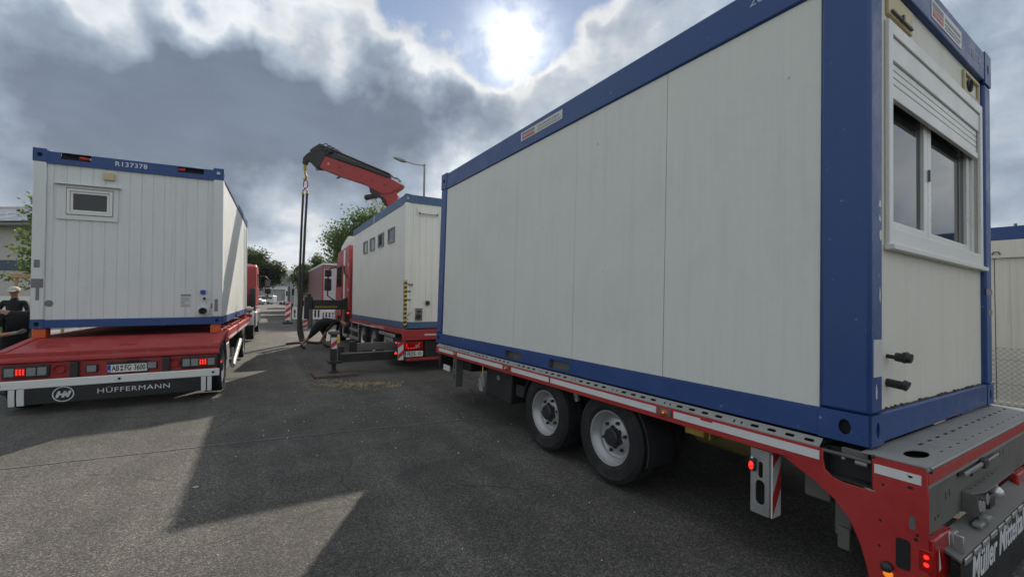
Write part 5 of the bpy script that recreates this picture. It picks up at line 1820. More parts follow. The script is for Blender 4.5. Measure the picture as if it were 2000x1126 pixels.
# street lamp behind the crane truck
LT = thing('street_lamp', 'tall grey street lamp with flat head, rising behind the crane truck', 'street lamp', Matrix.Translation((-5.0, 24.0, 0)))
part('lamp_post', MB().tube([(0, 0, 0), (0, 0, 4), (0, 0, 9.22)], [.10, .085, .05], 12), M_galv, LT)
part('lamp_arm', MB().tube([(0, 0, 9.13), (-.55, -.05, 9.20), (-1.02, -.1, 9.33)], .03, 8), M_galv, LT)
hd_ = MB().prism([(-1.0, 9.27), (-1.0, 9.37), (-1.25, 9.45), (-1.62, 9.55), (-1.72, 9.52), (-1.70, 9.48), (-1.25, 9.30)], lambda u, v, w: (u, -.28 + w, v), .28)
hp_ = part('lamp_head', hd_, M_galv, LT, bevel=.02)
part('lamp_glass', MB().prism([(-1.28, 9.305), (-1.60, 9.44), (-1.60, 9.43), (-1.28, 9.295)], lambda u, v, w: (u, -.25 + w, v), .2), M_lens_clear, hp_)


# ================================================================== trees
def mat_leaf(name, a, c, trans=(0.12, 0.20, 0.03)):
    m = bpy.data.materials.new(name)
    m.use_nodes = True
    nt = m.node_tree
    nt.nodes.clear()
    out = N(nt, 'ShaderNodeOutputMaterial')
    v = obj_vec(nt)
    n1 = noise(nt, v, 0.9, 4, 0.6)
    n2 = noise(nt, v, 9.0, 3, 0.6)
    f = mth(nt, 'ADD', mth(nt, 'MULTIPLY', n1, 0.5), mth(nt, 'MULTIPLY', n2, 0.5))
    col = mixc(nt, sstep(nt, f, 0.36, 0.64), (*a, 1), (*c, 1))
    d = N(nt, 'ShaderNodeBsdfPrincipled')
    nt.links.new(col, d.inputs['Base Color'])
    d.inputs['Roughness'].default_value = 0.55
    d.inputs['Specular IOR Level'].default_value = 0.3
    t = N(nt, 'ShaderNodeBsdfTranslucent')
    t.inputs['Color'].default_value = (*trans, 1)
    mx = N(nt, 'ShaderNodeMixShader')
    mx.inputs[0].default_value = 0.35
    nt.links.new(d.outputs[0], mx.inputs[1])
    nt.links.new(t.outputs[0], mx.inputs[2])
    nt.links.new(mx.outputs[0], out.inputs[0])
    return m


M_leaf = mat_leaf('maple_leaves', (0.028, 0.055, 0.014), (0.075, 0.115, 0.028))
M_leaf2 = mat_leaf('bright_leaves', (0.04, 0.075, 0.018), (0.10, 0.14, 0.035), (0.16, 0.24, 0.04))
M_leaf3 = mat_leaf('dark_leaves', (0.018, 0.034, 0.012), (0.045, 0.068, 0.022), (0.06, 0.10, 0.02))
M_bark = mat_ground('tree_bark', (0.06, 0.045, 0.032), (0.13, 0.10, 0.075), 8)


def leaf(mb, p, s, rnd):
    a = Vector((rnd.uniform(-1, 1), rnd.uniform(-1, 1), rnd.uniform(-.5, .5))).normalized()
    n = Vector((rnd.uniform(-1, 1), rnd.uniform(-1, 1), rnd.uniform(.1, 1.2)))
    b = a.cross(n).normalized()
    o = len(mb.v)
    t = p + a * s
    mb.v += [tuple(p), tuple(p + a * s * .5 + b * s * .42), tuple(t + Vector((0, 0, -s * .2))), tuple(p + a * s * .5 - b * s * .42)]
    mb.f.append((o, o + 1, o + 2, o + 3))
    mb.m.append(0)


def make_tree(name, label, loc, h, cr, nclump, nleaf, ls, mat, trunk_h, rt=.16, seed=1, squash=1.0, group=None, cz=None):
    rnd = random.Random(seed)
    T = thing(name, label, 'tree', Matrix.Translation(loc), group)
    cz = cz or (trunk_h + h) / 2
    hh = (h - trunk_h) / 2 * squash
    tb = MB()
    top = Vector((rnd.uniform(-.3, .3), rnd.uniform(-.3, .3), h * .8))
    tb.tube([(0, 0, -.1), (0.04, 0, trunk_h * .5), (.0, .05, trunk_h), tuple(top)], [rt * 1.25, rt, rt * .8, rt * .15], 9)
    lf = MB()
    for k in range(nclump):
        while True:
            q = Vector((rnd.uniform(-1, 1), rnd.uniform(-1, 1), rnd.uniform(-1, 1)))
            if .35 < q.length < 1:
                break
        c = Vector((q.x * cr, q.y * cr, cz + q.z * hh))
        c.x += sin(q.z * 5 + seed) * cr * .12
        if k % 4 == 0:
            s = Vector((0, 0, trunk_h * .75 + rnd.random() * hh * .7))
            tb.tube([s, s.lerp(c, .5) + Vector((0, 0, .2)), c], [rt * .35, rt * .2, rt * .06], 5, caps=False)
        r = cr * rnd.uniform(.16, .30)
        n = int(nleaf / nclump)
        for _ in range(n):
            g = Vector((max(-1, min(1, rnd.gauss(0, .45))), max(-1, min(1, rnd.gauss(0, .45))), max(-.8, min(.8, rnd.gauss(0, .34))))) * r * 1.5
            leaf(lf, c + g, ls * rnd.uniform(.6, 1.25), rnd)
    part('trunk', tb, M_bark, T)
    me = bpy.data.meshes.new('crown')
    me.from_pydata(lf.v, [], lf.f)
    me.materials.append(mat)
    part('crown', me, None, T)
    return T


make_tree('maple_tree', 'full green maple rising behind the crane truck cab', (-11.9, 38.0, 0), 9.4, 3.8, 150, 60000, .20, M_leaf, 2.0, .2, 3)
make_tree('maple_tree', 'smaller green tree left of the maple, behind the curtain trailer', (-19.6, 44.0, 0), 6.3, 2.1, 50, 18000, .18, M_leaf, 1.4, .12, 5)
make_tree('roadside_tree', 'dark tree with drooping branches beyond the red truck with blue beacons', (-24.0, 40.0, 0), 5.9, 2.1, 60, 18000, .18, M_leaf3, 2.4, .16, 8)
make_tree('roadside_tree', 'taller dark tree half hidden by the left container', (-27.6, 44.0, 0), 6.6, 1.9, 60, 18000, .18, M_leaf3, 2.2, .18, 9)
make_tree('conifer_tree', 'thin pointed conifer top showing over the maple', (-16.6, 48.0, 0), 10.9, .45, 26, 1800, .2, M_leaf3, 5.0, .12, 12)

# young staked tree at the left edge
YT = thing('young_tree', 'young tree with sparse hanging leaves beside the left container', 'tree', Matrix.Translation((-14.95, 13.4, 0)))
rnd = random.Random(21)
tb = MB().tube([(0, 0, 0), (.02, 0, 1.5), (0.06, 0, 3.2), (.08, 0, 4.6)], [.045, .04, .03, .01], 7)
lf = MB()
br = [((.03, 0, 2.0), (-.75, -.1, 2.25)), ((.04, 0, 2.2), (-.55, .1, 2.62)), ((.05, 0, 2.6), (-.75, .1, 3.15)), ((.06, 0, 2.9), (.35, .05, 3.3)), ((.06, 0, 3.1), (-.45, 0, 3.6)), ((.06, 0, 3.4), (.3, 0, 3.9)), ((.07, 0, 3.7), (-.2, 0, 4.3)), ((.03, 0, 1.9), (.2, 0, 1.95)), ((.07, 0, 4.0), (.2, 0, 4.5))]
for a, b in br:
    a, b = Vector(a), Vector(b)
    mid = a.lerp(b, .5) + Vector((0, 0, .08))
    tb.tube([a, mid, b + Vector((0, 0, -.05))], [.016, .012, .005], 5)
    for k in range(42):
        t = rnd.uniform(.25, 1.05)
        p = a.lerp(b, t) + Vector((rnd.gauss(0, .09), rnd.gauss(0, .15), rnd.gauss(0, .08)))
        leaf(lf, p, .13 * rnd.uniform(.6, 1.2), rnd)
for k in range(420):
    p = Vector((.05 + rnd.gauss(0, .13), rnd.gauss(0, .13), rnd.uniform(2.3, 4.75)))
    leaf(lf, p, .13 * rnd.uniform(.6, 1.2), rnd)
part('trunk', tb, M_bark, YT)
me = bpy.data.meshes.new('crown')
me.from_pydata(lf.v, [], lf.f)
me.materials.append(M_leaf2)
part('crown', me, None, YT)

# wooden stakes round the young tree
SK = thing('tree_stakes', 'raw timber stake frame round the young tree, behind the man in the cap', 'tree stakes', Matrix.Translation((-14.5, 13.0, 0)) @ Matrix.Rotation(radians(10), 4, 'Z'))
for (x, y) in ((-.42, .0), (.02, .1), (-.30, .75), (.25, .8)):
    part('stake', MB().cyl((x, y, 0), (x + .02, y, 2.28), .045, .042, 10), M_wood, SK)
part('cross_rail', MB().box(-.52, .12, -.06, -.015, 2.14, 2.26), M_wood, SK, bevel=.006)
part('cross_rail', MB().box(-.40, .35, .80, .84, 2.14, 2.26), M_wood, SK, bevel=.006)
part('cross_rail', MB().box(.05, .09, .05, .82, 2.14, 2.26), M_wood, SK, bevel=.006)

# ================================================================== building at the left edge
M_wall_l = paint('pale_lilac_render', (0.46, 0.42, 0.42), 0.85, var=0.05, dirt=0.05, dirtc=(0.3, 0.28, 0.27), spec=0.2)
M_band = paint('slate_blue_band', (0.055, 0.075, 0.13), 0.7, var=0.08, dirt=0.05)
M_solar = paint('solar_glass', (0.05, 0.055, 0.065), 0.18, var=0.1, dirt=0.05, spec=0.8)
BD = thing('office_building', 'pale lilac building with blue band and solar panels on its roof, at the left edge', 'building', Matrix.Translation((-29.5, 24.0, 0)) @ Matrix.Rotation(radians(-2), 4, 'Z'))
part('wall', MB().plate(rect(-12, 4.5, 0, 5.5), [rect(-1.15 - 6 * k, 1.25 - 6 * k, 4.0 - .45, 5.05 - .1) for k in range(2)] + [rect(-2.2, 1.0, 1.1, 2.35)], FY(0), .3), M_wall_l, BD)
part('wall', MB().box(4.21, 4.5, .01, 9, 0, 5.48), M_wall_l, BD)
part('blue_band', MB().box(-12, 4.51, -.32, -.302, 2.95, 3.52), M_band, BD)
for (a, b, z0, z1) in ((-1.15, 1.25, 3.55, 4.95), (-7.15, -4.75, 3.55, 4.95), (-2.2, 1.0, 1.1, 2.35)):
    w_ = part('window', MB().plate(rect(a, b, z0, z1), [rect(a + .12, (a + b) / 2 - .05, z0 + .12, z1 - .12), rect((a + b) / 2 + .05, b - .12, z0 + .12, z1 - .12)], FY(-.1), .08), M_pvc, BD)
    part('pane', MB().box(a + .1, b - .1, -.12, -.11, z0 + .1, z1 - .1), M_glass, w_)
rf = part('roof', MB().prism([(-.75, 5.32), (-.75, 5.50), (5.0, 7.6), (5.0, 7.4)], lambda u, v, w: (-12.2 + w, u, v), 17.2), M_galv_dark, BD)
for j in range(2):
    for k in range(9):
        x = 4.6 - k * 1.72
        y0, y1 = -.6 + j * 2.0, 1.32 + j * 2.0
        zz = lambda y: 5.50 + (y + .75) / 5.75 * 2.1 + .06
        mb = MB()
        mb.add([(x - 1.62, y0, zz(y0)), (x, y0, zz(y0)), (x, y1, zz(y1)), (x - 1.62, y1, zz(y1)), (x - 1.62, y0, zz(y0) + .04), (x, y0, zz(y0) + .04), (x, y1, zz(y1) + .04), (x - 1.62, y1, zz(y1) + .04)],
               [(0, 3, 2, 1), (4, 5, 6, 7), (0, 1, 5, 4), (1, 2, 6, 5), (2, 3, 7, 6), (3, 0, 4, 7)])
        part('solar_panel', mb, M_solar, rf)
part('gutter', MB().cyl((-12.2, -.80, 5.38), (4.7, -.80, 5.38), .08, n=10), M_galv_dark, BD)

# white garden wall and slatted gate in front of it
GW = thing('white_fence', 'low white panel fence behind the man in the cap', 'fence', Matrix.Translation((-24.5, 19.8, 0)) @ Matrix.Rotation(radians(4), 4, 'Z'))
for k in range(6):
    x = -4 + k * 1.4
    part('fence_panel', MB().box(x, x + 1.34, 0, .05, .1, 1.55), M_pvc, GW, bevel=.01)
    part('fence_post', MB().box(x + 1.345, x + 1.395, -.02, .07, 0, 1.62), M_galv, GW)

# ================================================================== right edge: container behind a mesh fence
RCM = Matrix.Translation((8.10, 7.22, 0)) @ Matrix.Rotation(radians(-51), 4, 'Z')
RCn = thing('storage_container', 'white container with blue roof rail behind the wire fence at the right edge', 'container', RCM)
part('top_rail', MB().box(-3.0, 3.0, .0, .1, 2.74, 2.96), M_blue, RCn, bevel=.01)
part('bottom_rail', MB().box(-3.0, 3.0, .0, .1, 0.0, .06), M_cream, RCn, bevel=.01)
part('shutter_box', MB().box(-2.95, 2.95, -.012, .03, 2.44, 2.735), M_cream, RCn, bevel=.006)
for k in range(6):
    mb = MB()
    trapezoid_wall(mb, -2.95 + k * .985, -1.975 + k * .985, .06, 2.44, lambda u, v, w: (u, .04 - w, v), .33, .006, .016)
    part('wall_panel', mb, M_cream, RCn, smooth=False)
part('side_wall', MB().box(-3.0, 3.0, .12, 2.4, .02, 2.9), M_cream, RCn)
part('lifting_eye', MB().tube([(-.02, -.01, 2.50), (.0, -.05, 2.54), (.05, -.05, 2.54), (.07, -.01, 2.50)], .01, 6), M_galv_dark, RCn)
part('roof_stub', MB().cyl((.24, .05, 2.95), (.24, .05, 3.0), .02, n=10), M_galv_dark, RCn)
FN = thing('wire_fence', 'chain link fence in front of the white container at the right edge', 'fence', RCM @ Matrix.Translation((0, -.55, 0)))
wm = MB()
wr = .0028
pitch = .075
for k in range(80):
    for sgn in (1, -1):
        a = -3.0 + k * pitch
        wm.cyl(Vector((a, sgn * .002, .03)), Vector((a + sgn * .95, sgn * .002, .98)), wr, n=3, caps=False)
for z in (.42, .80, .98):
    wm.cyl((-3.0, 0, z), (3.0, 0, z), .0035, n=4)
tag(part('wire_mesh', wm, M_galv, FN), kind='stuff')
for x in (-2.4, 1.9):
    part('fence_post', MB().cyl((x, .03, 0), (x, .03, 1.05), .025, n=10), M_galv, FN)

# ================================================================== vehicles farther down the street
# curtain trailer parked beyond the crane truck
M_curtain = paint('dusty_mauve_curtain', (0.24, 0.12, 0.13), 0.5, var=0.06, dirt=0.15, dirtc=(0.3, 0.22, 0.22))
M_doors = paint('lilac_white_doors', (0.50, 0.46, 0.47), 0.5, var=0.03, dirt=0.05)
STM = CM @ Matrix.Translation((1.50, 26.2, -HM))
CTn = thing('curtain_trailer', 'box trailer with mauve side curtain and pale rear doors, beyond the barrier fences', 'trailer', STM, 'vehicles parked farther down the street')
part('curtain', MB().box(.02, .06, .1, 12.5, 1.15, 4.25), M_curtain, CTn)
part('curtain', MB().box(2.44, 2.48, .1, 12.5, 1.15, 4.25), M_curtain, CTn)
part('roof', MB().box(.0, 2.5, .0, 12.6, 4.26, 4.42), M_pvc, CTn, bevel=.03)
for (a, b) in ((.10, 1.245), (1.255, 2.40)):
    part('rear_door', MB().box(a, b, .0, .06, 1.15, 4.15), M_doors, CTn, bevel=.01)
part('rear_frame', MB().plate(rect(.0, 2.5, 1.0, 4.25), [rect(.09, 2.41, 1.14, 4.16)], FY(.03), .07), M_red, CTn)
part('marker_label', MB().box(.12, .75, -.012, -.001, 3.98, 4.10), M_lens_amber, CTn)
part('floor_frame', MB().box(.05, 2.45, .1, 12.5, .85, 1.14), M_chassis, CTn)
part('bumper', MB().box(.1, 2.4, .05, .15, .45, .65), M_galv_dark, CTn, bevel=.01)
for y in (2.5, 3.8, 5.1):
    for x in (.16, 2.34):
        part('wheel', TY_L, None, CTn, (x, y, .46))

CAB_P = [(0, .45), (0, 1.4), (.15, 2.6), (.5, 3.35), (2.1, 3.4), (2.15, .45)]


def oncoming_truck(name, label, loc, rz, cabm, boxm, box_h, dark=False):
    """truck facing the camera: front at -y"""
    T = thing(name, label, 'truck', Matrix.Translation(loc) @ Matrix.Rotation(rz, 4, 'Z'), 'vehicles parked farther down the street')
    c = part('cab', MB().prism(CAB_P, lambda u, v, w: (-1.2 + w, u, v), 2.4), cabm, T, bevel=.08)
    part('windscreen', MB().prism([(-1.05, 1.65), (1.05, 1.65), (1.0, 2.55), (-1.0, 2.55)], lambda u, v, w: (u, .03 + (v - 1.4) * .125 - w, v), .03), M_glass, c)
    part('grille', MB().box(-.9, .9, -.02, .0, .75, 1.35), M_black, c, bevel=.01)
    for x in (-1, .7):
        part('headlight', MB().box(x, x + .3, -.03, .0, .6, .8), M_lens_clear, c, bevel=.02)
    part('bumper', MB().box(-1.22, 1.22, -.05, .2, .35, .6), M_black, c, bevel=.04)
    for s in (-1, 1):
        part('mirror', MB().box(s * 1.38 - .12, s * 1.38 + .12, .1, .2, 1.9, 2.6), M_black, c, bevel=.03)
        for y in (1.0, 5.5, 6.7):
            part('wheel', TY_L, None, T, (s * 1.05, y, .46))
    part('cargo_box', MB().box(-1.25, 1.25, 2.4, 9.0, .95, box_h), boxm, T, bevel=.03)
    part('chassis', MB().box(-.5, .5, 1.5, 8.8, .5, .9), M_chassis, T)
    return T


oncoming_truck('parked_truck', 'white truck facing this way, its front beside the hanging sling', (-22.6, 47.5, 0), radians(30), M_pvc, M_tape, 4.0)
oncoming_truck('parked_truck', 'dark blue truck parked farther down the street left of the sling', (-31.9, 64.0, 0), radians(30), plain('navy_cab_paint', (0.012, 0.02, 0.06), 0.35), M_pvc, 3.2)

CARC = [plain('white_car_paint', (0.55, 0.56, 0.57), 0.25), plain('silver_car_paint', (0.30, 0.31, 0.32), 0.3, metal=.4), plain('black_car_paint', (0.012, 0.012, 0.014), 0.2), plain('grey_car_paint', (0.12, 0.125, 0.13), 0.3)]


def parked_car(label, loc, rz, m, van=False):
    T = thing('parked_van' if van else 'parked_car', label, 'van' if van else 'car', Matrix.Translation(loc) @ Matrix.Rotation(rz, 4, 'Z'), 'vehicles parked farther down the street')
    if van:
        prof = [(-2.5, .35), (-2.5, 1.05), (-2.2, 1.25), (-1.55, 1.95), (-1.3, 2.05), (2.4, 2.05), (2.5, 1.9), (2.5, .35)]
    else:
        prof = [(-2.1, .30), (-2.15, .65), (-1.95, .82), (-1.0, .95), (-.45, 1.40), (.9, 1.46), (1.6, 1.05), (2.05, .98), (2.15, .6), (2.1, .30)]
    b = part('body', MB().prism(prof, lambda u, v, w: (u, -.88 + w, v), 1.76), m, T, bevel=.10, seg=3)
    if van:
        part('side_window', MB().box(-1.45, 2.2, -.895, .895, 1.25, 1.75), M_glass, b)
    else:
        part('side_window', MB().prism([(-.85, .98), (-.38, 1.33), (.85, 1.38), (1.35, 1.02)], lambda u, v, w: (u, -.895 + w, v), 1.79), M_glass, b)
    for x in (-1.35, 1.3):
        for y in (-.80, .80):
            part('wheel', MB().cyl((x, y - .1, .32), (x, y + .1, .32), .32, n=18), M_rubber, T)
    return T


parked_car('white van parked across the end of the street by the warehouse', (-57.5, 100.0, 0), radians(4), CARC[0], True)
parked_car('silver car parked in front of the white van', (-55.0, 92.0, 0), radians(2), CARC[1])
parked_car('white car parked right of the white van', (-50.0, 96.5, 0), radians(8), CARC[0])
parked_car('black car parked in the gap left of the navy truck', (-46.0, 91.0, 0), radians(75), CARC[2])
parked_car('grey car parked beyond the red truck mirror', (-62.5, 98.0, 0), radians(-4), CARC[3])
parked_car('grey van parked under the warehouse canopy', (-49.0, 108.0, 0), radians(3), CARC[3], True)

WHm = paint('white_metal_cladding', (0.50, 0.53, 0.56), 0.5, var=0.04, dirt=0.05)
WH = thing('warehouse', 'long low white warehouse across the end of the street', 'building', Matrix.Translation((-84.0, 150.0, 0)) @ Matrix.Rotation(radians(12), 4, 'Z'))
part('wall', MB().box(-40, 28, 0, 30, 0, 5.6), WHm, WH)
part('roof_edge', MB().box(-40.2, 28.2, -.2, 30, 5.6, 6.1), M_tape, WH)
for k in range(10):
    x = -36 + k * 6.4
    part('dock_door', MB().box(x, x + 3.2, -.05, .0, .8, 4.0), M_tape, WH)
    part('wall_joint', MB().box(x + 4.7, x + 4.8, -.03, -.001, 0, 5.6), M_tape, WH)
SHd = thing('low_shed', 'lower pale shed in front of the warehouse', 'building', Matrix.Translation((-62.0, 118.0, 0)) @ Matrix.Rotation(radians(14), 4, 'Z'))
part('wall', MB().box(-6, 9, 0, 6, 0, 3.6), mat_ground('shed_render', (0.22, 0.225, 0.2), (0.30, 0.30, 0.27), 1), SHd)
part('roof', MB().box(-6.3, 9.3, -.3, 6.3, 3.6, 3.85), M_tape, SHd)
part('door', MB().box(-1, 2, -.06, -.001, 0, 2.8), M_tape, SHd)
SH2 = thing('low_shed', 'pale blue grey shed left of the warehouse, behind the red truck', 'building', Matrix.Translation((-98.0, 138.0, 0)) @ Matrix.Rotation(radians(14), 4, 'Z'))
part('wall', MB().box(-8, 12, 0, 8, 0, 4.4), WHm, SH2)
part('roof', MB().box(-8.3, 12.3, -.3, 8.3, 4.4, 4.7), M_pvc, SH2)

# far wood and the wooded hill
rnd = random.Random(33)
fw = MB()
for k in range(300):
    x = rnd.uniform(-330, 60)
    y = 330 + rnd.uniform(0, 90)
    hgt = rnd.uniform(15, 23)
    fw.ball((x, y, hgt * .45), hgt * .55, 7, rnd.uniform(.8, 1.2), .8, 1.0)
for i, v in enumerate(fw.v):
    fw.v[i] = (v[0] + rnd.uniform(-1, 1), v[1], v[2] + rnd.uniform(-1, 1))
tag(part('far_wood', fw, M_hill, smooth=False), kind='stuff')

hl = MB()
nx, ny = 120, 26
for j in range(ny):
    for i in range(nx):
        x = -1900 + i * 30
        y = 800 + j * 34
        t = j / (ny - 1)
        ridge = 86 + 13 * sin(x * .0042 + 1) + 7 * sin(x * .011 + 2)
        if x > -250:
            ridge *= max(.35, 1 - (x + 250) / 900)
        z = ridge * (1 - abs(2 * t - 1) ** 1.6) + rnd.uniform(-2.4, 2.4) * min(1, t * 6)
        hl.v.append((x + rnd.uniform(-8, 8), y, z - 1))
for j in range(ny - 1):
    for i in range(nx - 1):
        a = j * nx + i
        hl.f.append((a, a + 1, a + nx + 1, a + nx))
        hl.m.append(0)
tag(part('hill', hl, M_hill, smooth=False), kind='structure')


# ================================================================== people
def grow_body(name, verts, edges, radii, mats, pick, subdiv=2):
    """one continuous skin over a skeleton; pick(p) -> material index"""
    me = bpy.data.meshes.new(name)
    me.from_pydata([tuple(v) for v in verts], edges, [])
    o = bpy.data.objects.new(name, me)
    COL.objects.link(o)
    sk = o.modifiers.new('skin', 'SKIN')
    sk.use_smooth_shade = True
    lay = me.skin_vertices[0] if me.skin_vertices else None
    if lay is None:
        bpy.context.view_layer.objects.active = o
        bm = bmesh.new()
        bm.from_mesh(me)
        bm.verts.layers.skin.verify()
        bm.to_mesh(me)
        bm.free()
        lay = me.skin_vertices[0]
    for i, r in enumerate(radii):
        rr = r if isinstance(r, tuple) else (r, r)
        lay.data[i].radius = rr
        lay.data[i].use_root = (i == 0)
    sd = o.modifiers.new('sub', 'SUBSURF')
    sd.levels = sd.render_levels = subdiv
    dg = bpy.context.evaluated_depsgraph_get()
    out = bpy.data.meshes.new_from_object(o.evaluated_get(dg))
    bpy.data.objects.remove(o)
    out.name = name
    out.materials.clear()
    for m in mats:
        out.materials.append(m)
    for p in out.polygons:
        p.material_index = pick(p.center)
        p.use_smooth = True
    return out


def seg_d(p, a, b):
    ab = b - a
    t = max(0, min(1, (p - a).dot(ab) / max(ab.length_squared, 1e-9)))
    return (p - (a + ab * t)).length, t


def person(label, M, J, shirt, trousers, skin=None, glove=False, short_legs=True, hair=M_hair, cap=False, face_dir=Vector((0, -1, 0)), bulk=1.0):
    """J: joint positions (metres, local)"""
    skin = skin or M_skin
    V, E, R = [], [], []

    def add(p, r, parent=None):
        V.append(Vector(p))
        R.append(r)
        if parent is not None:
            E.append((parent, len(V) - 1))
        return len(V) - 1
    J = {k: Vector(v) for k, v in J.items()}
    k_ = bulk
    pel = add(J['pelvis'], (.155 * k_, .115 * k_))
    sp = add(J['pelvis'].lerp(J['chest'], .5), (.140 * k_, .105 * k_), pel)
    ch = add(J['chest'], (.165 * k_, .115 * k_), sp)
    nk = add(J['neck'], .060, ch)
    hb = add(J['neck'].lerp(J['head'], .55), (.075, .082), nk)
    ht = add(J['head'], (.080, .095), hb)
    htop = add(J['head'] + (J['head'] - J['neck']).normalized() * .085, (.060, .070), ht)
    fd = face_dir.normalized()
    segs = [(J['pelvis'], J['chest'], 0), (J['chest'], J['neck'].lerp(J['chest'], .25), 5), (J['neck'], J['head'], 2), (J['head'], J['head'] + (J['head'] - J['neck']).normalized() * .12, 2)]
    for s in 'LR':
        sh = add(J['sh' + s], .066, ch)
        um = add(J['sh' + s].lerp(J['el' + s], .5), .050, sh)
        el = add(J['el' + s], .041, um)
        wr = add(J['wr' + s], .028, el)
        hd = (J['ha' + s] - J['wr' + s]).normalized()
        pm = add(J['wr' + s] + hd * .06, (.040, .020), wr)
        side = hd.cross(fd if abs(hd.dot(fd)) < .9 else Vector((0, 0, 1))).normalized()
        curl = hd.cross(side).normalized()
        for f in range(4):
            o = (f - 1.5) * .021
            ln = (.072, .082, .078, .060)[f]
            k1 = add(J['wr' + s] + hd * .095 + side * o, .010, pm)
            k2 = add(J['wr' + s] + hd * (.095 + ln * .5) + side * o * 1.15 + curl * .012, .009, k1)
            add(J['wr' + s] + hd * (.095 + ln * .9) + side * o * 1.15 + curl * .035, .007, k2)
        t1 = add(J['wr' + s] + hd * .05 + side * .045 + curl * .012, .011, pm)
        add(J['wr' + s] + hd * .095 + side * .062 + curl * .03, .009, t1)
        segs += [(J['chest'], J['sh' + s], 0), (J['sh' + s], J['sh' + s].lerp(J['el' + s], .72), 0), (J['sh' + s].lerp(J['el' + s], .72), J['wr' + s], 2), (J['wr' + s], J['ha' + s], 4 if glove else 2)]
        hp = add(J['hip' + s], .098 * k_, pel)
        tm = add(J['hip' + s].lerp(J['kn' + s], .5), .078 * k_, hp)
        kn = add(J['kn' + s], .055, tm)
        cf = add(J['kn' + s].lerp(J['an' + s], .35), .054, kn)
        an = add(J['an' + s], .036, cf)
        hl_ = J['an' + s] + Vector((0, 0, -.045))
        td = (J['to' + s] - J['an' + s])
        mid = add(J['an' + s].lerp(J['to' + s], .5) + Vector((0, 0, .0)), (.042, .035), an)
        add(J['to' + s], (.040, .024), mid)
        segs += [(J['hip' + s], J['hip' + s].lerp(J['kn' + s], .92 if short_legs else 1), 1), (J['hip' + s].lerp(J['kn' + s], .92), J['an' + s] + Vector((0, 0, .05)), 2 if short_legs else 1), (J['an' + s] + Vector((0, 0, .0)), J['to' + s], 3)]
        segs += [(J['pelvis'], J['hip' + s], 1)]
    def pick(p):
        best, bi = 9, 0
        for a, b, mi in segs:
            d, t = seg_d(p, a, b)
            d -= {0: .06, 1: .04, 2: 0, 3: .01, 4: 0, 5: .02}[mi]
            if d < best:
                best, bi = d, mi % 5
        return bi
    me = grow_body('person_body', V, E, R, [shirt, trousers, skin, M_black, M_glove], pick)
    T = thing('person', label, 'person', M)
    b = part('body', me, None, T)
    up = (J['head'] - J['neck']).normalized()
    fwd = (fd - up * fd.dot(up)).normalized()
    rt = fwd.cross(up).normalized()
    hc = J['head']
    # face: nose, eyes, mouth, ears
    part('nose', MB().ball(hc + fwd * .100 - up * .010, .017, 8, 1, 1, 1.3), skin, T)
    for s in (-1, 1):
        part('eye', MB().ball(hc + fwd * .084 + rt * .032 * s + up * .018, .010, 8), M_hair, T)
        part('ear', MB().ball(hc + rt * .082 * s, .028, 8, .5, .8, 1.1), skin, T)
    part('mouth', MB().ball(hc + fwd * .088 - up * .052, .018, 8, 1, .5, .3), M_sticker_r, T)
    if cap:
        cb = MB()
        cb.ball((0, 0, 0), .108, 16, 1, 1.08, .82)
        keep = MB()
        vs = [(v if v[2] > -.005 else (v[0], v[1], -.005)) for v in cb.v]
        keep.add(vs, cb.f)
        keep.prism([(-.075, .08), (.075, .08), (.065, .19), (.0, .205), (-.065, .19)], lambda u, v, w: (u, v, -.004 + w), .010)
        Mx = Matrix.Identity(4)
        for r in range(3):
            Mx[r][0], Mx[r][1], Mx[r][2], Mx[r][3] = rt[r], fwd[r], up[r], (hc + up * .045)[r]
        keep.v = [tuple(Mx @ Vector(v)) for v in keep.v]
        part('cap', keep, M_cap, T)
    else:
        hb_ = MB().ball((0, 0, 0), .103, 14, .95, 1.08, .95)
        Mx = Matrix.Identity(4)
        for r in range(3):
            Mx[r][0], Mx[r][1], Mx[r][2], Mx[r][3] = rt[r], fwd[r], up[r], (hc + up * .032 - fwd * .022)[r]
        hb_.v = [tuple(Mx @ Vector(v)) for v in hb_.v]
        part('hair', hb_, hair, T)
    return T


# worker bending over beside the crane truck; x runs right across the street, y away
person('person in black shirt and shorts bending down beside the crane truck', Matrix.Translation((-6.42, 14.0, 0)) @ Matrix.Rotation(radians(8), 4, 'Z'), {
    'pelvis': (.22, .0, .80), 'chest': (.58, .06, .90), 'neck': (.82, .10, .86), 'head': (.98, .10, .75),
    'shL': (.72, .27, .88), 'elL': (.64, .36, .58), 'wrL': (.52, .32, .34), 'haL': (.46, .28, .18),
    'shR': (.68, -.14, .87), 'elR': (.46, -.24, .58), 'wrR': (.30, -.14, .32), 'haR': (.26, -.08, .16),
    'hipL': (.24, .13, .74), 'knL': (.30, .18, .40), 'anL': (.26, .20, .09), 'toL': (.46, .22, .035),
    'hipR': (.17, -.12, .74), 'knR': (-.06, -.17, .40), 'anR': (-.34, -.18, .10), 'toR': (-.17, -.24, .035)},
    M_shirt, M_shirt, face_dir=Vector((.55, -.1, -.8)), bulk=1.6)

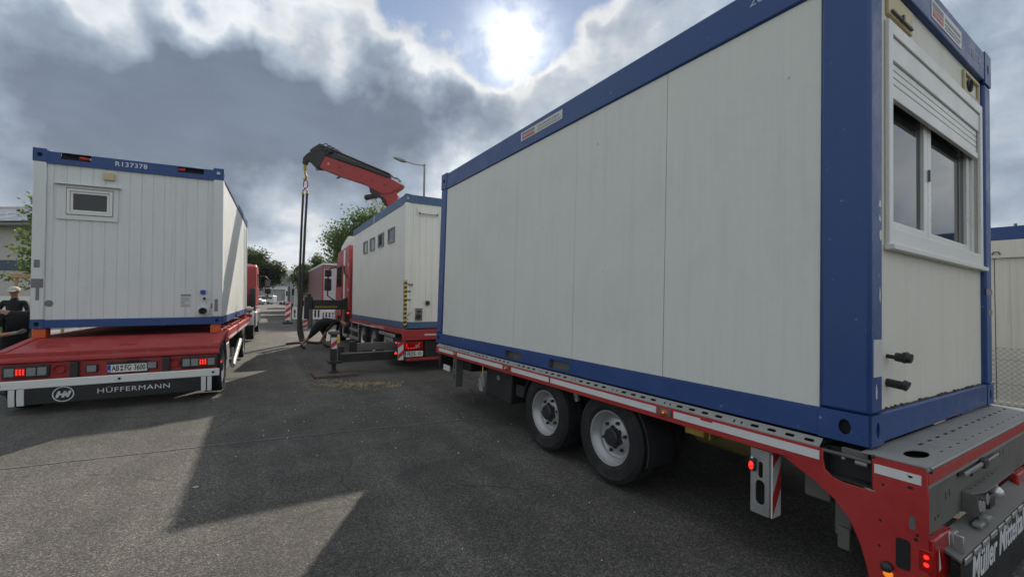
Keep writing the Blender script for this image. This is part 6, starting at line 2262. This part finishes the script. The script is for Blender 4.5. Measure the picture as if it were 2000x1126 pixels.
# man leaning to the lock of the left trailer
person('person in black shirt leaning over the left trailer with a gloved hand on its lock', Matrix.Translation((-8.05, 6.92, 0)) @ Matrix.Rotation(radians(10), 4, 'Z'), {
    'pelvis': (-.02, .12, .88), 'chest': (.10, .04, 1.20), 'neck': (.02, -.10, 1.33), 'head': (-.10, -.22, 1.34),
    'shL': (.24, .16, 1.36), 'elL': (.50, .25, 1.30), 'wrL': (.74, .32, 1.24), 'haL': (.86, .34, 1.22),
    'shR': (-.02, -.14, 1.24), 'elR': (-.04, -.26, .98), 'wrR': (.22, -.22, 1.03), 'haR': (.38, -.20, 1.06),
    'hipL': (.02, .20, .83), 'knL': (.07, .22, .46), 'anL': (.0, .24, .09), 'toL': (.18, .24, .035),
    'hipR': (-.06, -.02, .83), 'knR': (.0, -.06, .46), 'anR': (-.05, -.04, .09), 'toR': (.13, -.06, .035)},
    M_shirt, M_shirt, glove=True, short_legs=False, face_dir=Vector((.3, -.5, -.8)), bulk=1.1)

# man with a light cap farther back
person('person in black shirt and light cap standing by the timber stakes', Matrix.Translation((-12.0, 10.4, 0)) @ Matrix.Rotation(radians(20), 4, 'Z'), {
    'pelvis': (0, 0, .98), 'chest': (0, .0, 1.34), 'neck': (0, 0, 1.56), 'head': (.0, -.03, 1.70),
    'shL': (.19, 0, 1.47), 'elL': (.27, -.03, 1.20), 'wrL': (.20, -.24, 1.12), 'haL': (.12, -.34, 1.12),
    'shR': (-.19, 0, 1.47), 'elR': (-.30, -.02, 1.20), 'wrR': (-.34, -.16, 1.02), 'haR': (-.34, -.24, .92),
    'hipL': (.10, 0, .93), 'knL': (.11, -.03, .50), 'anL': (.12, .03, .09), 'toL': (.14, -.14, .035),
    'hipR': (-.10, 0, .93), 'knR': (-.11, -.02, .50), 'anR': (-.12, .03, .09), 'toR': (-.14, -.14, .035)},
    M_shirt, M_shirt, cap=True, short_legs=False, face_dir=Vector((.1, -1, -.1)))

# ================================================================== litter on the road
rnd = random.Random(77)
M_chip = paint('wood_chips', (0.34, 0.26, 0.14), 0.8, var=0.4, dirt=0.3, scale=40)
wc = MB()
CH = [(-3.0, 8.28, .13), (-2.55, 8.35, .14), (-3.45, 8.1, .16), (-2.2, 8.15, .10), (-2.85, 8.0, .22)]
for k in range(520):
    if k < 360:
        c_ = CH[rnd.choice((0, 0, 0, 1, 1, 2, 3, 4))]
        x, y = c_[0] + rnd.gauss(0, c_[2]), c_[1] + rnd.gauss(0, c_[2] * .6)
    else:
        x, y = rnd.uniform(-4.0, -2.1), 8.35 + rnd.gauss(0, .22)
    a = rnd.uniform(0, pi)
    l, w = rnd.uniform(.008, .03), rnd.uniform(.003, .010)
    z0 = .002 + rnd.random() * .012
    Mx = Matrix.Translation((x, y, z0)) @ Matrix.Rotation(a, 4, 'Z') @ Matrix.Rotation(rnd.uniform(-.5, .5), 4, 'Y')
    wc.box(-l, l, -w, w, 0, .004, Mx)
tag(part('wood_chips', wc, M_chip, smooth=False), kind='stuff')
gr = MB()
for k in range(300):
    if k < 110:
        x, y = -1.8 + rnd.gauss(0, 1.0), 6.6 + rnd.gauss(0, .9)
    elif k < 180:
        x, y = -6.6 + rnd.gauss(0, .8), 11.6 + rnd.gauss(0, .5)
    else:
        u, v = rnd.uniform(-.8, 2.8), rnd.uniform(1, 16)
        q = S(u, v)
        x, y = q.x, q.y
    s = rnd.uniform(.002, .008)
    gr.ball((x, y, s * .4), s, 5, rnd.uniform(.7, 1.4), rnd.uniform(.7, 1.4), .6)
tag(part('grit', gr, M_sticker, smooth=False), kind='stuff')
LFm = plain('dry_leaf', (0.36, 0.33, 0.22), 0.7)
for k, (x, y, lab) in enumerate(((-2.70, 3.75, 'pale oval leaf lying on the sunlit road in the foreground'),)):
    mb = MB().prism([(u * .7, v) for u, v in ell(0, 0, .035, .018, 12)], FZ(.004), .003)
    tag(part('fallen_leaf', mb, LFm, None, (x, y, 0)), lab, 'leaf')

# grass blades along the verge
gb = MB()
for k in range(9000):
    q = S(rnd.uniform(-17, -8.4), rnd.uniform(6, 30))
    h = rnd.uniform(.06, .20)
    a = rnd.uniform(0, 2 * pi)
    d = Vector((cos(a), sin(a), 0)) * .02
    t = Vector((rnd.uniform(-.06, .06), rnd.uniform(-.06, .06), h))
    o = len(gb.v)
    p = Vector((q.x, q.y, .03))
    gb.v += [tuple(p - d), tuple(p + d), tuple(p + t)]
    gb.f.append((o, o + 1, o + 2))
    gb.m.append(0)
me = bpy.data.meshes.new('grass')
me.from_pydata(gb.v, [], gb.f)
me.materials.append(M_leaf2)
tag(part('grass', me, None), kind='stuff')

# ================================================================== haze
def haze():
    mb = MB().box(-2000, 2000, -200, 1800, -3, 130)
    m = bpy.data.materials.new('pale_haze')
    m.use_nodes = True
    nt = m.node_tree
    nt.nodes.clear()
    out = N(nt, 'ShaderNodeOutputMaterial')
    v = N(nt, 'ShaderNodeVolumePrincipled')
    v.inputs['Color'].default_value = (0.80, 0.86, 0.94, 1)
    v.inputs['Density'].default_value = HAZE
    v.inputs['Anisotropy'].default_value = 0.1
    nt.links.new(v.outputs[0], out.inputs['Volume'])
    tag(part('haze', mb, m, smooth=False), kind='stuff')


HAZE = 0.00032
if HAZE:
    haze()
